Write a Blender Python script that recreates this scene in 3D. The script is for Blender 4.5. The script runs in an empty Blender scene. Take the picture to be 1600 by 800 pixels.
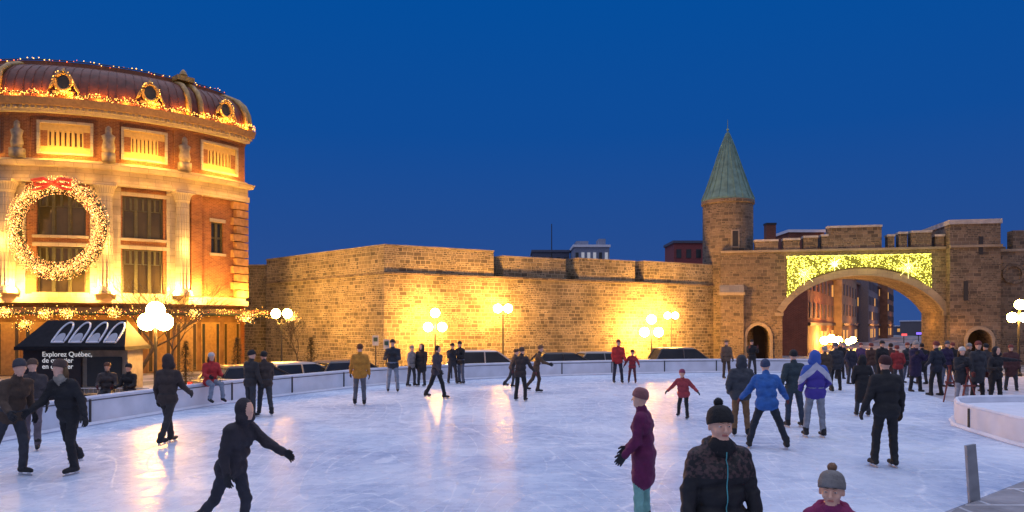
import bpy, bmesh, math, random
import numpy as np
from mathutils import Vector, Matrix
random.seed(7); rng=np.random.default_rng(7)
scene=bpy.context.scene
col=scene.collection
F=1150.0; CH=2.28; GZ=-0.6
sin,cos,pi,rad=math.sin,math.cos,math.pi,math.radians
def G(x,y):
    p=(y-509)/CH; return ((x-800)/p,F/p)
def at(x,d): return (x-800)*d/F
def zz(y,d): return CH+(509-y)*d/F

# ------------------------------------------------------------ materials
def newmat(name):
    m=bpy.data.materials.new(name); m.use_nodes=True
    nt=m.node_tree; return m,nt,nt.nodes['Principled BSDF']
_mc={}
def mat(name,c,rough=.75,var=.2,scale=6,bump=0.,bscale=30,metal=0,emit=0,ecol=None,spec=None,nosample=False):
    key=(name,tuple(c),rough,emit)
    if key in _mc: return _mc[key]
    m,nt,b=newmat(name)
    c=tuple(c)[:3]
    b.inputs['Roughness'].default_value=rough; b.inputs['Metallic'].default_value=metal
    if spec is not None: b.inputs['Specular IOR Level'].default_value=spec
    tc=nt.nodes.new('ShaderNodeTexCoord')
    n=nt.nodes.new('ShaderNodeTexNoise'); n.inputs['Scale'].default_value=scale; n.inputs['Detail'].default_value=5
    nt.links.new(tc.outputs['Object'],n.inputs['Vector'])
    r=nt.nodes.new('ShaderNodeValToRGB')
    r.color_ramp.elements[0].position=.3; r.color_ramp.elements[1].position=.7
    r.color_ramp.elements[0].color=tuple(max(0,v*(1-var)) for v in c)+(1,)
    r.color_ramp.elements[1].color=tuple(min(1,v*(1+var)) for v in c)+(1,)
    nt.links.new(n.outputs['Fac'],r.inputs['Fac']); nt.links.new(r.outputs['Color'],b.inputs['Base Color'])
    if bump:
        n2=nt.nodes.new('ShaderNodeTexNoise'); n2.inputs['Scale'].default_value=bscale; n2.inputs['Detail'].default_value=4
        nt.links.new(tc.outputs['Object'],n2.inputs['Vector'])
        bp=nt.nodes.new('ShaderNodeBump'); bp.inputs['Strength'].default_value=bump; bp.inputs['Distance'].default_value=.02
        nt.links.new(n2.outputs['Fac'],bp.inputs['Height']); nt.links.new(bp.outputs['Normal'],b.inputs['Normal'])
    if emit:
        b.inputs['Emission Color'].default_value=tuple(ecol or c)+(1,); b.inputs['Emission Strength'].default_value=emit
        if nosample: m.cycles.emission_sampling='NONE'
    _mc[key]=m; return m
def brickmat(name,c1,c2,mortar,bw,bh,ms=.02,distort=.03,stain=.5,bump=.6,squash=1.0):
    m,nt,b=newmat(name); b.inputs['Roughness'].default_value=.9
    N=nt.nodes.new; L=nt.links.new
    uv=N('ShaderNodeUVMap')
    n=N('ShaderNodeTexNoise'); n.inputs['Scale'].default_value=2.2; n.inputs['Detail'].default_value=3; L(uv.outputs[0],n.inputs['Vector'])
    sub=N('ShaderNodeVectorMath'); sub.operation='SUBTRACT'; sub.inputs[1].default_value=(.5,.5,.5); L(n.outputs['Color'],sub.inputs[0])
    sc=N('ShaderNodeVectorMath'); sc.operation='SCALE'; sc.inputs['Scale'].default_value=distort*4; L(sub.outputs[0],sc.inputs[0])
    ad=N('ShaderNodeVectorMath'); L(uv.outputs[0],ad.inputs[0]); L(sc.outputs[0],ad.inputs[1])
    def bt(w,h,off):
        t=N('ShaderNodeTexBrick'); t.inputs['Scale'].default_value=1; t.inputs['Brick Width'].default_value=w; t.inputs['Row Height'].default_value=h
        t.inputs['Mortar Size'].default_value=ms; t.inputs['Mortar Smooth'].default_value=.3
        t.inputs['Color1'].default_value=c1+(1,); t.inputs['Color2'].default_value=c2+(1,); t.inputs['Mortar'].default_value=mortar+(1,)
        t.squash=squash; t.squash_frequency=3; t.offset=off
        L(ad.outputs[0],t.inputs['Vector']); return t
    t=bt(bw,bh,.5)
    src=t.outputs['Color']; fac=t.outputs['Fac']
    if squash!=1.0:
        t2=bt(bw*.62,bh*.5,.37)
        sn=N('ShaderNodeVectorMath'); sn.operation='SNAP'; sn.inputs[1].default_value=(bw*2,bh,1); L(uv.outputs[0],sn.inputs[0]); 
        wn=N('ShaderNodeTexWhiteNoise'); L(sn.outputs[0],wn.inputs['Vector'])
        gt=N('ShaderNodeMath'); gt.operation='GREATER_THAN'; gt.inputs[1].default_value=.62; L(wn.outputs['Value'],gt.inputs[0])
        mx=N('ShaderNodeMix'); mx.data_type='RGBA'; L(gt.outputs[0],mx.inputs['Factor']); L(src,mx.inputs['A']); L(t2.outputs['Color'],mx.inputs['B']); src=mx.outputs['Result']
        mf=N('ShaderNodeMix'); L(gt.outputs[0],mf.inputs['Factor']); L(t.outputs['Fac'],mf.inputs['A']); L(t2.outputs['Fac'],mf.inputs['B']); fac=mf.outputs['Result']
    n2=N('ShaderNodeTexNoise'); n2.inputs['Scale'].default_value=.6; n2.inputs['Detail'].default_value=8; n2.inputs['Roughness'].default_value=.7; L(uv.outputs[0],n2.inputs['Vector'])
    mr=N('ShaderNodeMapRange'); mr.inputs['From Min'].default_value=.3; mr.inputs['From Max'].default_value=.7; mr.inputs['To Min'].default_value=1-stain; mr.inputs['To Max'].default_value=1+stain*.5; L(n2.outputs['Fac'],mr.inputs['Value'])
    mu=N('ShaderNodeVectorMath'); mu.operation='SCALE'; L(src,mu.inputs[0]); L(mr.outputs[0],mu.inputs['Scale']); L(mu.outputs[0],b.inputs['Base Color'])
    n3=N('ShaderNodeTexNoise'); n3.inputs['Scale'].default_value=7; n3.inputs['Detail'].default_value=6; L(uv.outputs[0],n3.inputs['Vector'])
    h=N('ShaderNodeMath'); h.operation='MULTIPLY_ADD'; L(fac,h.inputs[0]); h.inputs[1].default_value=-1.; L(n3.outputs['Fac'],h.inputs[2])
    bp=N('ShaderNodeBump'); bp.inputs['Strength'].default_value=bump; bp.inputs['Distance'].default_value=.05; L(h.outputs[0],bp.inputs['Height']); L(bp.outputs[0],b.inputs['Normal'])
    return m
STONE=brickmat('fort_stone',(.33,.265,.16),(.115,.095,.066),(.50,.42,.29),.5,.25,.021,.022,.5,1.0,.7)
GATE=brickmat('gate_stone',(.25,.19,.14),(.09,.073,.06),(.31,.255,.19),.52,.26,.019,.02,.45,1.0,.7)
TRIM=brickmat('dressed_stone',(.36,.30,.23),(.28,.235,.185),(.22,.18,.15),.7,.4,.01,.0,.3,.3)
BRICK=brickmat('orange_brick',(.34,.125,.045),(.23,.08,.032),(.40,.22,.1),.26,.085,.009,.0,.4,.4)
CSTONE=brickmat('pale_limestone',(.52,.43,.30),(.44,.36,.25),(.28,.23,.16),.9,.45,.012,.0,.4,.3)
REDBR=brickmat('red_brick',(.22,.07,.045),(.15,.05,.035),(.25,.17,.13),.3,.1,.01,0,.3,.3)
SNOW=mat('snow',(.74,.76,.84),.8,.08,3,.4,12)
WHITE=mat('white_board',(.68,.70,.77),.5,.1,2)
DARK=mat('dark_metal',(.025,.025,.028),.5,.2,5)
IRON=mat('iron_post',(.05,.05,.05),.5,.3,5,metal=.5)
GLASS=mat('dark_glass',(.03,.035,.04),.08,.3,.8)
WGLASS=mat('warm_window_glass',(.04,.028,.012),.12,.6,.7,emit=.04,ecol=(1,.5,.12),nosample=True)
FRAME=mat('green_frame',(.085,.075,.03),.5)
LITW=mat('lit_window',(.5,.3,.1),.5,emit=.6,ecol=(1,.45,.1),nosample=True)
DIMW=mat('dim_lit_window',(.3,.3,.3),.5,emit=.35,ecol=(.8,.8,.9),nosample=True)
COPPER=mat('green_copper',(.13,.235,.20),.6,.3,2.5,.3,20)
TINRED=mat('red_tin_roof',(.15,.04,.02),.55,.4,2,.2,12)
BULB_G=mat('gold_bulb',(1,.6,.2),.4,emit=5,ecol=(1,.47,.07),nosample=True)
BULB_W=mat('warm_white_bulb',(1,.8,.5),.4,emit=8,ecol=(1,.65,.25),nosample=True)
BULB_Y=mat('yellow_green_bulb',(1,.9,.3),.4,emit=4.5,ecol=(.95,.85,.12),nosample=True)
BULB_R=mat('red_bulb',(1,.2,.1),.4,emit=4,ecol=(1,.15,.04),nosample=True)
GLOBE=mat('lit_lamp_globe',(1,.8,.5),.4,emit=330,ecol=(1,.46,.08))
GLOBE2=mat('lit_near_globe',(1,.8,.5),.4,emit=260,ecol=(1,.46,.08))
GREENERY=mat('fir_green',(.05,.06,.02),.8,.5,9)
RED=mat('glowing_red_ribbon',(.55,.03,.02),.5,emit=.35,ecol=(1,.08,.02),nosample=True)  # bow ribbon emits a little red of its own to stay visible
BARK=mat('bark',(.06,.045,.03),.9,.4,9)

# ------------------------------------------------------------ mesh helper
class MB:
    def __init__(s): s.v=[];s.f=[];s.m=[];s.M=None
    def add(self,vs,fs,mi=0):
        s=self; o=len(s.v)
        if s.M is not None: vs=[tuple(s.M@Vector(v)) for v in vs]
        s.v.extend([tuple(v) for v in vs]); s.f.extend([tuple(i+o for i in f) for f in fs]); s.m.extend([mi]*len(fs))
    def box(s,x0,x1,y0,y1,z0,z1,mi=0):
        s.add([(x0,y0,z0),(x1,y0,z0),(x1,y1,z0),(x0,y1,z0),(x0,y0,z1),(x1,y0,z1),(x1,y1,z1),(x0,y1,z1)],
              [(3,2,1,0),(4,5,6,7),(0,1,5,4),(1,2,6,5),(2,3,7,6),(3,0,4,7)],mi)
    def prism(s,poly,z0,z1,mi=0):
        a=sum(poly[i][0]*poly[(i+1)%len(poly)][1]-poly[(i+1)%len(poly)][0]*poly[i][1] for i in range(len(poly)))
        if a<0: poly=poly[::-1]
        n=len(poly)
        s.add([(p[0],p[1],z0) for p in poly]+[(p[0],p[1],z1) for p in poly],
              [tuple(range(n))[::-1],tuple(range(n,2*n))]+[(i,(i+1)%n,n+(i+1)%n,n+i) for i in range(n)],mi)
    def lathe(s,prof,n=16,c=(0,0,0),mi=0,sx=1,sy=1,flute=0,cap=True):
        vs=[];k=len(prof)
        for r,z in prof:
            for i in range(n):
                a=2*pi*i/n; rr=r*(1-flute*(i%2)); vs.append((c[0]+sx*rr*cos(a),c[1]+sy*rr*sin(a),c[2]+z))
        fs=[(j*n+i,j*n+(i+1)%n,(j+1)*n+(i+1)%n,(j+1)*n+i) for j in range(k-1) for i in range(n)]
        if cap: fs+=[tuple(range(n))[::-1],tuple(range((k-1)*n,k*n))]
        s.add(vs,fs,mi)
    def tube(s,pts,rads,n=6,mi=0):
        vs=[];pts=[Vector(p) for p in pts];k=len(pts)
        if not hasattr(rads,'__len__'): rads=[rads]*k
        for j,p in enumerate(pts):
            t=(pts[min(j+1,k-1)]-pts[max(j-1,0)])
            t=t.normalized() if t.length>1e-6 else Vector((0,0,1))
            u=t.cross(Vector((0,0,1)) if abs(t.z)<.9 else Vector((1,0,0))).normalized(); w=t.cross(u)
            for i in range(n):
                a=2*pi*i/n; vs.append(tuple(p+(u*cos(a)+w*sin(a))*rads[j]))
        fs=[(j*n+i,(j+1)*n+i,(j+1)*n+(i+1)%n,j*n+(i+1)%n) for j in range(k-1) for i in range(n)]
        fs+=[tuple(range(n)),tuple(range((k-1)*n,k*n))[::-1]]
        s.add(vs,fs,mi)
    def bulb(s,c,r,mi=0):
        x,y,z=c
        s.add([(x+r,y,z),(x-r,y,z),(x,y+r,z),(x,y-r,z),(x,y,z+r),(x,y,z-r)],
              [(0,2,4),(2,1,4),(1,3,4),(3,0,4),(2,0,5),(1,2,5),(3,1,5),(0,3,5)],mi)
    def sphere(s,c,r,n=12,m=8,mi=0,sx=1,sy=1,sz=1,jit=0):
        vs=[]
        for j in range(m+1):
            ph=pi*j/m
            for i in range(n):
                a=2*pi*i/n; q=r*(1+(random.uniform(-jit,jit) if jit else 0))
                vs.append((c[0]+sx*q*sin(ph)*cos(a),c[1]+sy*q*sin(ph)*sin(a),c[2]-sz*q*cos(ph)))
        s.add(vs,[(j*n+i,j*n+(i+1)%n,(j+1)*n+(i+1)%n,(j+1)*n+i) for j in range(m) for i in range(n)],mi)
    def obj(s,name,mats,parent=None,smooth=False,uv=True,loc=None,rot=None,label=None,kind=None):
        me=bpy.data.meshes.new(name); me.from_pydata(s.v,[],s.f); 
        if not isinstance(mats,(list,tuple)): mats=[mats]
        for mm in mats: me.materials.append(mm)
        if len(mats)>1: me.polygons.foreach_set('material_index',s.m)
        if smooth: me.polygons.foreach_set('use_smooth',[True]*len(me.polygons))
        if uv and len(s.f)<20000:
            ul=me.uv_layers.new(name='UVMap'); vv=me.vertices
            for p in me.polygons:
                n=p.normal
                if abs(n.z)>.8: T=Vector((1,0,0));B=Vector((0,1,0))
                else:
                    T=Vector((-n.y,n.x,0)).normalized(); B=Vector((0,0,1))
                for li in p.loop_indices:
                    co=vv[me.loops[li].vertex_index].co; ul.data[li].uv=(co.dot(T),co.dot(B))
        o=bpy.data.objects.new(name,me); col.objects.link(o)
        if parent: o.parent=parent
        if loc: o.location=loc
        if rot: o.rotation_euler=rot
        if label: o['label']=label
        if kind: o['kind']=kind
        return o
def thing(name,label,cat,loc=(0,0,0),rz=0,group=None):
    e=bpy.data.objects.new(name,None); e.empty_display_size=.3; col.objects.link(e)
    e.location=loc; e.rotation_euler=(0,0,rz); e['label']=label; e['category']=cat
    if group: e['group']=group
    return e
def dup(o,parent,loc=None,rot=None):
    c=o.copy(); col.objects.link(c); c.parent=parent
    if loc is not None: c.location=loc
    if rot is not None: c.rotation_euler=rot
    return c
def plight(parent,loc,power,c=(1,.46,.07),r=.1,name='floodlight'):
    l=bpy.data.lights.new(name,'POINT'); l.energy=power; l.color=c; l.shadow_soft_size=r
    o=bpy.data.objects.new(name,l); col.objects.link(o); o.parent=parent; o.location=loc; return o

# ------------------------------------------------------------ world
w=bpy.data.worlds.new('World'); scene.world=w; w.use_nodes=True
nt=w.node_tree; N=nt.nodes.new; L=nt.links.new
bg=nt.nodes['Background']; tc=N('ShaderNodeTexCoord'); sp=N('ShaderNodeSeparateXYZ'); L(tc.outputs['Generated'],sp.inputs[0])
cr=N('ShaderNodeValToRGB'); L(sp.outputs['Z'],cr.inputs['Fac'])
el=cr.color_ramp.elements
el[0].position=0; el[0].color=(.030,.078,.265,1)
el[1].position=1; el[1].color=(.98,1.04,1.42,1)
for p,c in [(.12,(.016,.072,.285,1)),(.25,(.004,.071,.315,1)),(.42,(.0,.074,.335,1)),(.58,(.3,.42,.72,1)),(.75,(.9,.95,1.32,1))]:  # upper steps lie above the view and are brightened to light the ice
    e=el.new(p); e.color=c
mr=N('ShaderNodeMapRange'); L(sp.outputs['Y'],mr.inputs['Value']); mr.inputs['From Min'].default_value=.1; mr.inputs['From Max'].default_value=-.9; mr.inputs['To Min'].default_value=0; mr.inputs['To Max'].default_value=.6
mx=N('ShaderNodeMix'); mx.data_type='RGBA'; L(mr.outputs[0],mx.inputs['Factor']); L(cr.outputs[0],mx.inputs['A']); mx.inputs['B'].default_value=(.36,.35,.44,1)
sky=N('ShaderNodeTexSky'); sky.sky_type='NISHITA'; sky.sun_disc=False; sky.sun_elevation=rad(-2); sky.sun_rotation=rad(200)
ss=N('ShaderNodeVectorMath'); ss.operation='SCALE'; ss.inputs['Scale'].default_value=.005; L(sky.outputs[0],ss.inputs[0])
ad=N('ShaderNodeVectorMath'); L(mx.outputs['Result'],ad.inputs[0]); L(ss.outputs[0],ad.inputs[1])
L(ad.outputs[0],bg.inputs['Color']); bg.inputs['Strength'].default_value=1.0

# ------------------------------------------------------------ ground
def gmat():
    m,nt,b=newmat('packed_snow_asphalt'); b.inputs['Roughness'].default_value=.8
    N=nt.nodes.new;L=nt.links.new
    tc=N('ShaderNodeTexCoord'); n=N('ShaderNodeTexNoise'); n.inputs['Scale'].default_value=.5; n.inputs['Detail'].default_value=9; n.inputs['Roughness'].default_value=.65
    L(tc.outputs['Object'],n.inputs['Vector']); r=N('ShaderNodeValToRGB'); L(n.outputs['Fac'],r.inputs['Fac'])
    r.color_ramp.elements[0].position=.42; r.color_ramp.elements[0].color=(.05,.05,.055,1); r.color_ramp.elements[1].position=.6; r.color_ramp.elements[1].color=(.36,.35,.37,1)
    L(r.outputs[0],b.inputs['Base Color']); bp=N('ShaderNodeBump'); bp.inputs['Distance'].default_value=.03; L(n.outputs['Fac'],bp.inputs['Height']); L(bp.outputs[0],b.inputs['Normal']); return m
GM=gmat()
mb=MB(); mb.add([(-2500,-2500,GZ),(2500,-2500,GZ),(2500,2500,GZ),(-2500,2500,GZ)],[(0,1,2,3)])
o=mb.obj('ground',GM); o['kind']='structure'
def catmull(P,n=8):
    out=[]
    for i in range(len(P)-1):
        p0=P[max(i-1,0)];p1=P[i];p2=P[i+1];p3=P[min(i+2,len(P)-1)]
        for k in range(n):
            t=k/n
            out.append(tuple(.5*((2*p1[a])+(-p0[a]+p2[a])*t+(2*p0[a]-5*p1[a]+4*p2[a]-p3[a])*t*t+(-p0[a]+3*p1[a]-3*p2[a]+p3[a])*t**3) for a in (0,1)))
    out.append(tuple(P[-1])); return out
LP=catmull([(-10.8,4),(-10.5,10),(-10.1,14.5),(-9.5,17.6),(-8.5,21.3),(-6.8,25.2),(-4.6,28.9),(0,32.4),(6.1,35),(10.5,35.9),(15.4,35.6),(20,34)])
RP=catmull([(18,17.9),(14.2,18.3),(11.3,18.2),(10.3,17.0),(10.05,16.3),(9.85,15.2),(9.65,13.5),(9.9,11.6)],6)
def offs(P,d):
    out=[]
    for i,p in enumerate(P):
        a=Vector(P[max(i-1,0)]);b=Vector(P[min(i+1,len(P)-1)]);t=(b-a).normalized(); out.append((p[0]-t.y*d,p[1]+t.x*d))
    return out
mb=MB(); ter=offs(LP,.25)+[(30,30),(30,-12),(-12,-12)]
mb.prism(ter,GZ-.05,0); o=mb.obj('rink_terrace_ground',mat('terrace_snow',(.42,.42,.48),.85,.25,1.5,.4,8)); o['kind']='structure'
def icemat():
    m,nt,b=newmat('rink_ice'); N=nt.nodes.new;L=nt.links.new
    out=[n for n in nt.nodes if n.type=='OUTPUT_MATERIAL'][0]
    tc=N('ShaderNodeTexCoord')
    def line(scale,width,dist,seed,stretch=(1,1,1),mul=14):
        mp=N('ShaderNodeMapping'); mp.inputs['Location'].default_value=(seed,seed*2,0); mp.inputs['Scale'].default_value=stretch; mp.inputs['Rotation'].default_value=(0,0,seed); L(tc.outputs['Object'],mp.inputs['Vector'])
        n=N('ShaderNodeTexNoise'); n.inputs['Scale'].default_value=scale; n.inputs['Detail'].default_value=.6; n.inputs['Distortion'].default_value=dist; L(mp.outputs[0],n.inputs['Vector'])
        a=N('ShaderNodeMath'); a.operation='MULTIPLY'; a.inputs[1].default_value=mul; L(n.outputs['Fac'],a.inputs[0])
        f=N('ShaderNodeMath'); f.operation='PINGPONG'; f.inputs[1].default_value=.5; L(a.outputs[0],f.inputs[0])
        r=N('ShaderNodeMapRange'); r.inputs['From Min'].default_value=0; r.inputs['From Max'].default_value=width; r.inputs['To Min'].default_value=1; r.inputs['To Max'].default_value=0; L(f.outputs[0],r.inputs['Value']); return r.outputs[0]
    l1=line(.3,.05,.2,1.3,(1,.3,1),22); l2=line(.4,.06,.2,4.1,(1,.2,1),26); l3=line(.35,.05,.3,7.7,(.25,1,1),30)
    s1=N('ShaderNodeMath'); s1.operation='ADD'; L(l1,s1.inputs[0]); L(l2,s1.inputs[1])
    s2=N('ShaderNodeMath'); s2.operation='ADD'; s2.use_clamp=True; L(s1.outputs[0],s2.inputs[0]); L(l3,s2.inputs[1])
    n=N('ShaderNodeTexNoise'); n.inputs['Scale'].default_value=.35; n.inputs['Detail'].default_value=7; n.inputs['Roughness'].default_value=.66; L(tc.outputs['Object'],n.inputs['Vector'])
    r=N('ShaderNodeValToRGB'); L(n.outputs['Fac'],r.inputs['Fac']); r.color_ramp.elements[0].position=.36; r.color_ramp.elements[0].color=(.35,.44,.62,1); r.color_ramp.elements[1].position=.64; r.color_ramp.elements[1].color=(.66,.74,.86,1)
    n5=N('ShaderNodeTexNoise'); n5.inputs['Scale'].default_value=3; n5.inputs['Detail'].default_value=8; n5.inputs['Roughness'].default_value=.75; L(tc.outputs['Object'],n5.inputs['Vector'])
    m5=N('ShaderNodeMapRange'); m5.inputs['From Min'].default_value=.38; m5.inputs['From Max'].default_value=.65; m5.inputs['To Max'].default_value=1; L(n5.outputs['Fac'],m5.inputs['Value'])
    ms=N('ShaderNodeMath'); ms.operation='MULTIPLY'; L(s2.outputs[0],ms.inputs[0]); L(m5.outputs[0],ms.inputs[1])
    sc=N('ShaderNodeMath'); sc.operation='MULTIPLY_ADD'; sc.use_clamp=True; L(m5.outputs[0],sc.inputs[0]); sc.inputs[1].default_value=.22; L(ms.outputs[0],sc.inputs[2])
    mx=N('ShaderNodeMix'); mx.data_type='RGBA'; L(sc.outputs[0],mx.inputs['Factor']); L(r.outputs[0],mx.inputs['A']); mx.inputs['B'].default_value=(.82,.86,.94,1)
    bp=N('ShaderNodeBump'); bp.inputs['Strength'].default_value=.3; bp.inputs['Distance'].default_value=.012
    hh=N('ShaderNodeMath'); L(n5.outputs['Fac'],hh.inputs[0]); L(ms.outputs[0],hh.inputs[1]); L(hh.outputs[0],bp.inputs['Height'])
    d=N('ShaderNodeBsdfDiffuse'); L(mx.outputs['Result'],d.inputs['Color']); L(bp.outputs[0],d.inputs['Normal'])
    g=N('ShaderNodeBsdfGlossy'); g.inputs['Color'].default_value=(1,1,1,1); L(bp.outputs[0],g.inputs['Normal'])
    rr=N('ShaderNodeMapRange'); L(n5.outputs['Fac'],rr.inputs['Value']); rr.inputs['From Min'].default_value=.35; rr.inputs['From Max'].default_value=.6; rr.inputs['To Min'].default_value=.12; rr.inputs['To Max'].default_value=.42; L(rr.outputs[0],g.inputs['Roughness'])
    ms=N('ShaderNodeMixShader'); ms.inputs[0].default_value=.09; L(d.outputs[0],ms.inputs[1]); L(g.outputs[0],ms.inputs[2]); L(ms.outputs[0],out.inputs['Surface'])
    return m
ice=LP[:-6]+[(17.5,30.5),(15.8,28.8),(13.6,24),(12.8,20.5)]+RP[12:]+[(8.9,11.9),(7.4,10.7),(5.3,9.0),(4.0,7.6),(3.4,5.0),(3.2,3),(-10.7,3)]
mb=MB(); mb.add([(p[0],p[1],.006) for p in ice[::-1]],[tuple(range(len(ice)))])
o=mb.obj('ice_rink_surface',icemat()); o['kind']='structure'
PAVE=brickmat('paving',(.38,.38,.41),(.28,.28,.31),(.6,.62,.68),.9,.9,.03,.01,.6,.4)
mb=MB(); mb.prism([(8.9,11.7),(7.4,10.5),(5.3,8.8),(4.0,7.4),(3.4,4.8),(3.2,1.5),(12,1.5),(12,11.7)],0.002,.09); o=mb.obj('pavement',PAVE); o['kind']='structure'
mb=MB(); mb.prism(RP+[(18,11.6)],0.003,.38); o=mb.obj('snow_bank_ground',SNOW); o['kind']='structure'

def boards(P,h,label,ps=2.3,rail=True):
    t=thing('rink_boards',label,'barrier',(P[0][0],P[0][1],0))
    ox,oy=P[0]
    A=[(p[0]-ox,p[1]-oy) for p in offs(P,-.04)];B=[(p[0]-ox,p[1]-oy) for p in offs(P,.06)]
    n=len(P)
    mb=MB(); mb.add([(a[0],a[1],0.0) for a in A]+[(a[0],a[1],h) for a in A]+[(b[0],b[1],h) for b in B]+[(b[0],b[1],0) for b in B],
        [f for i in range(n-1) for f in ((i,i+1,n+i+1,n+i),(n+i,n+i+1,2*n+i+1,2*n+i),(2*n+i,2*n+i+1,3*n+i+1,3*n+i))])
    mb.obj('panel',WHITE,t)
    if rail: mb=MB(); mb.tube([(p[0]-ox,p[1]-oy,h-.05) for p in offs(P,-.045)],.014,5); mb.obj('cap_rail',mat('dark_cap',(.08,.08,.1),.5),t)
    mb=MB(); mb.tube([(p[0]-ox,p[1]-oy,h+.015) for p in offs(P,.01)],.045,6); mb.obj('snow_cap',SNOW,t)
    mb=MB(); mb.tube([(p[0]-ox,p[1]-oy,.03) for p in offs(P,-.09)],.06,5); mb.obj('kick_strip',SNOW,t)
    mb=MB(); mb.box(-.022,.022,-.02,.02,0,h-.02); src=None
    acc=0
    Q=offs(P,-.05)
    for i in range(1,n):
        d=math.dist(P[i],P[i-1]); acc+=d
        if acc>ps:
            acc=0
            if src is None: src=mb.obj('post',DARK,t,loc=(Q[i][0]-ox,Q[i][1]-oy,0))
            else: dup(src,t,(Q[i][0]-ox,Q[i][1]-oy,0))
boards(LP,.62,'white rink boards with dark seam posts along the ice')
boards(RP,.5,'low white rink boards around a snow bank',4.4,False)

# ------------------------------------------------------------ fortress wall
Lw=(-18.5,55.3);Aw=(-7.83,45.0);Rw=(16.5,59.4)
def wpt(x,back=0.):
    b=(x-800)/F; dx,dy=Rw[0]-Aw[0],Rw[1]-Aw[1]
    t=(b*Aw[1]-Aw[0])/(dx-b*dy); l=math.hypot(dx,dy)
    return (Aw[0]+dx*t-dy/l*back, Aw[1]+dy*t+dx/l*back)
def lpt(t,back=0.):
    dx,dy=Aw[0]-Lw[0],Aw[1]-Lw[1]; l=math.hypot(dx,dy)
    return (Lw[0]+dx*t-dy/l*back,Lw[1]+dy*t+dx/l*back)
W=thing('fortress_wall','long coursed stone rampart with wide merlons behind street lamps','wall',(Aw[0],Aw[1],GZ))
def R_(poly): return [(p[0]-Aw[0],p[1]-Aw[1]) for p in poly]
mb=MB(); mb.prism(R_([Lw,Aw,Rw,wpt(1124,4),(-7.5,50.5),lpt(0,4)]),0,5.5-GZ); mb.obj('wall_face',STONE,W)
mb=MB()
mb.prism(R_([lpt(0,-.08),(Aw[0]+.02,Aw[1]-.12),(Rw[0],Rw[1]-.1),wpt(1124,.3),(Aw[0],Aw[1]+.4),lpt(0,.3)]),5.44-GZ,5.56-GZ); mb.obj('string_course',GATE,W)
CAPM=mat('snowy_coping',(.42,.4,.4),.85,.3,2,.3,10)
CAPF=mat('stone_coping',(.27,.23,.19),.85,.4,2,.3,10)
def merlon(poly,top):
    mb=MB(); mb.prism(R_(poly),5.56-GZ,top-.08-GZ); mb.obj('merlon',STONE,W)
    c=(sum(p[0] for p in poly)/len(poly),sum(p[1] for p in poly)/len(poly))
    big=[(c[0]+(p[0]-c[0])*1.006,c[1]+(p[1]-c[1])*1.006-.03) for p in poly]
    mb=MB(); mb.prism(R_(big),top-.08-GZ,top-GZ); mb.obj('coping',CAPF,W)
merlon([lpt(0,.06),(Aw[0],Aw[1]+.08),wpt(772,.06),wpt(764,2.6),(-7.6,48.6),lpt(0,2.6)],7.29)
merlon([wpt(790,.3),wpt(888,.3),wpt(893,2.6),wpt(783,2.6)],7.02)
merlon([wpt(905,.06),wpt(993,.06),wpt(999,2.6),wpt(899,2.6)],7.14)
merlon([wpt(1007,.06),wpt(1126,.06),wpt(1126,2.6),wpt(1001,2.6)],7.2)
mb=MB(); mb.prism(R_([wpt(765,1.2),wpt(1120,1.2),wpt(1120,2.5),wpt(765,2.5)]),5.57-GZ,6.3-GZ); mb.obj('embrasure_sill',STONE,W)
W2=thing('fortress_wall','short lower stone rampart continuing toward the theatre','wall',(-20,57,GZ))
mb=MB(); mb.box(-12,1.6,0,3,0,7.0-GZ-.1); mb.obj('wall_face',STONE,W2)
mb=MB(); mb.box(-12,1.65,-.06,3.05,6.9-GZ,7.02-GZ); mb.obj('coping',CAPF,W2)

# ------------------------------------------------------------ gate
G0=(18.2,58.0); ge=Vector((19.4,-4,0)).normalized(); grz=math.atan2(ge.y,ge.x)
GT=thing('city_gate','stone city gate with broad arch, crenellations and festive lights','gate',(G0[0],G0[1],GZ),grz)
def gu(x):
    b=(x-800)/F; return (b*G0[1]-G0[0])/(ge.x-b*ge.y)
def gz(x,y):
    return zz(y,G0[1]+ge.y*gu(x))-GZ
def archprof(uc,hw,spring,crown,pointed=False):
    def f(u):
        q=min(1,abs(u-uc)/hw)
        if pointed: return spring+(crown-spring)*math.sqrt(max(0,1-q**1.6))
        return spring+(crown-spring)*(math.sqrt(max(0,1-(q*.93)**2))-math.sqrt(1-.93**2))/(1-math.sqrt(1-.93**2))
    return f
def archwall(u0,u1,top,arches,y0,y1,name,matr,parent,nseg=28):
    mb=MB(); cur=u0
    arches=sorted(arches,key=lambda q:q[0])
    def quad(ua,ub,za,zb):
        mb.add([(ua,y0,za),(ub,y0,zb),(ub,y0,top),(ua,y0,top),(ua,y1,za),(ub,y1,zb),(ub,y1,top),(ua,y1,top)],
               [(0,1,2,3),(5,4,7,6),(3,2,6,7),(1,0,4,5)])
    for (a,b,f) in arches:
        if a>cur: quad(cur,a,0,0)
        zsp=f(a)
        mb.add([(a,y0,0),(a,y1,0),(a,y1,zsp),(a,y0,zsp)],[(0,1,2,3)]); mb.add([(b,y0,0),(b,y1,0),(b,y1,f(b)),(b,y0,f(b))],[(3,2,1,0)])
        for i in range(nseg):
            ua=a+(b-a)*i/nseg; ub=a+(b-a)*(i+1)/nseg; quad(ua,ub,f(ua),f(ub))
        cur=b
    quad(cur,u1,0,0)
    mb.add([(u0,y0,0),(u0,y1,0),(u0,y1,top),(u0,y0,top)],[(0,3,2,1)]); mb.add([(u1,y0,0),(u1,y1,0),(u1,y1,top),(u1,y0,top)],[(0,1,2,3)])
    return mb.obj(name,matr,parent)
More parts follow.
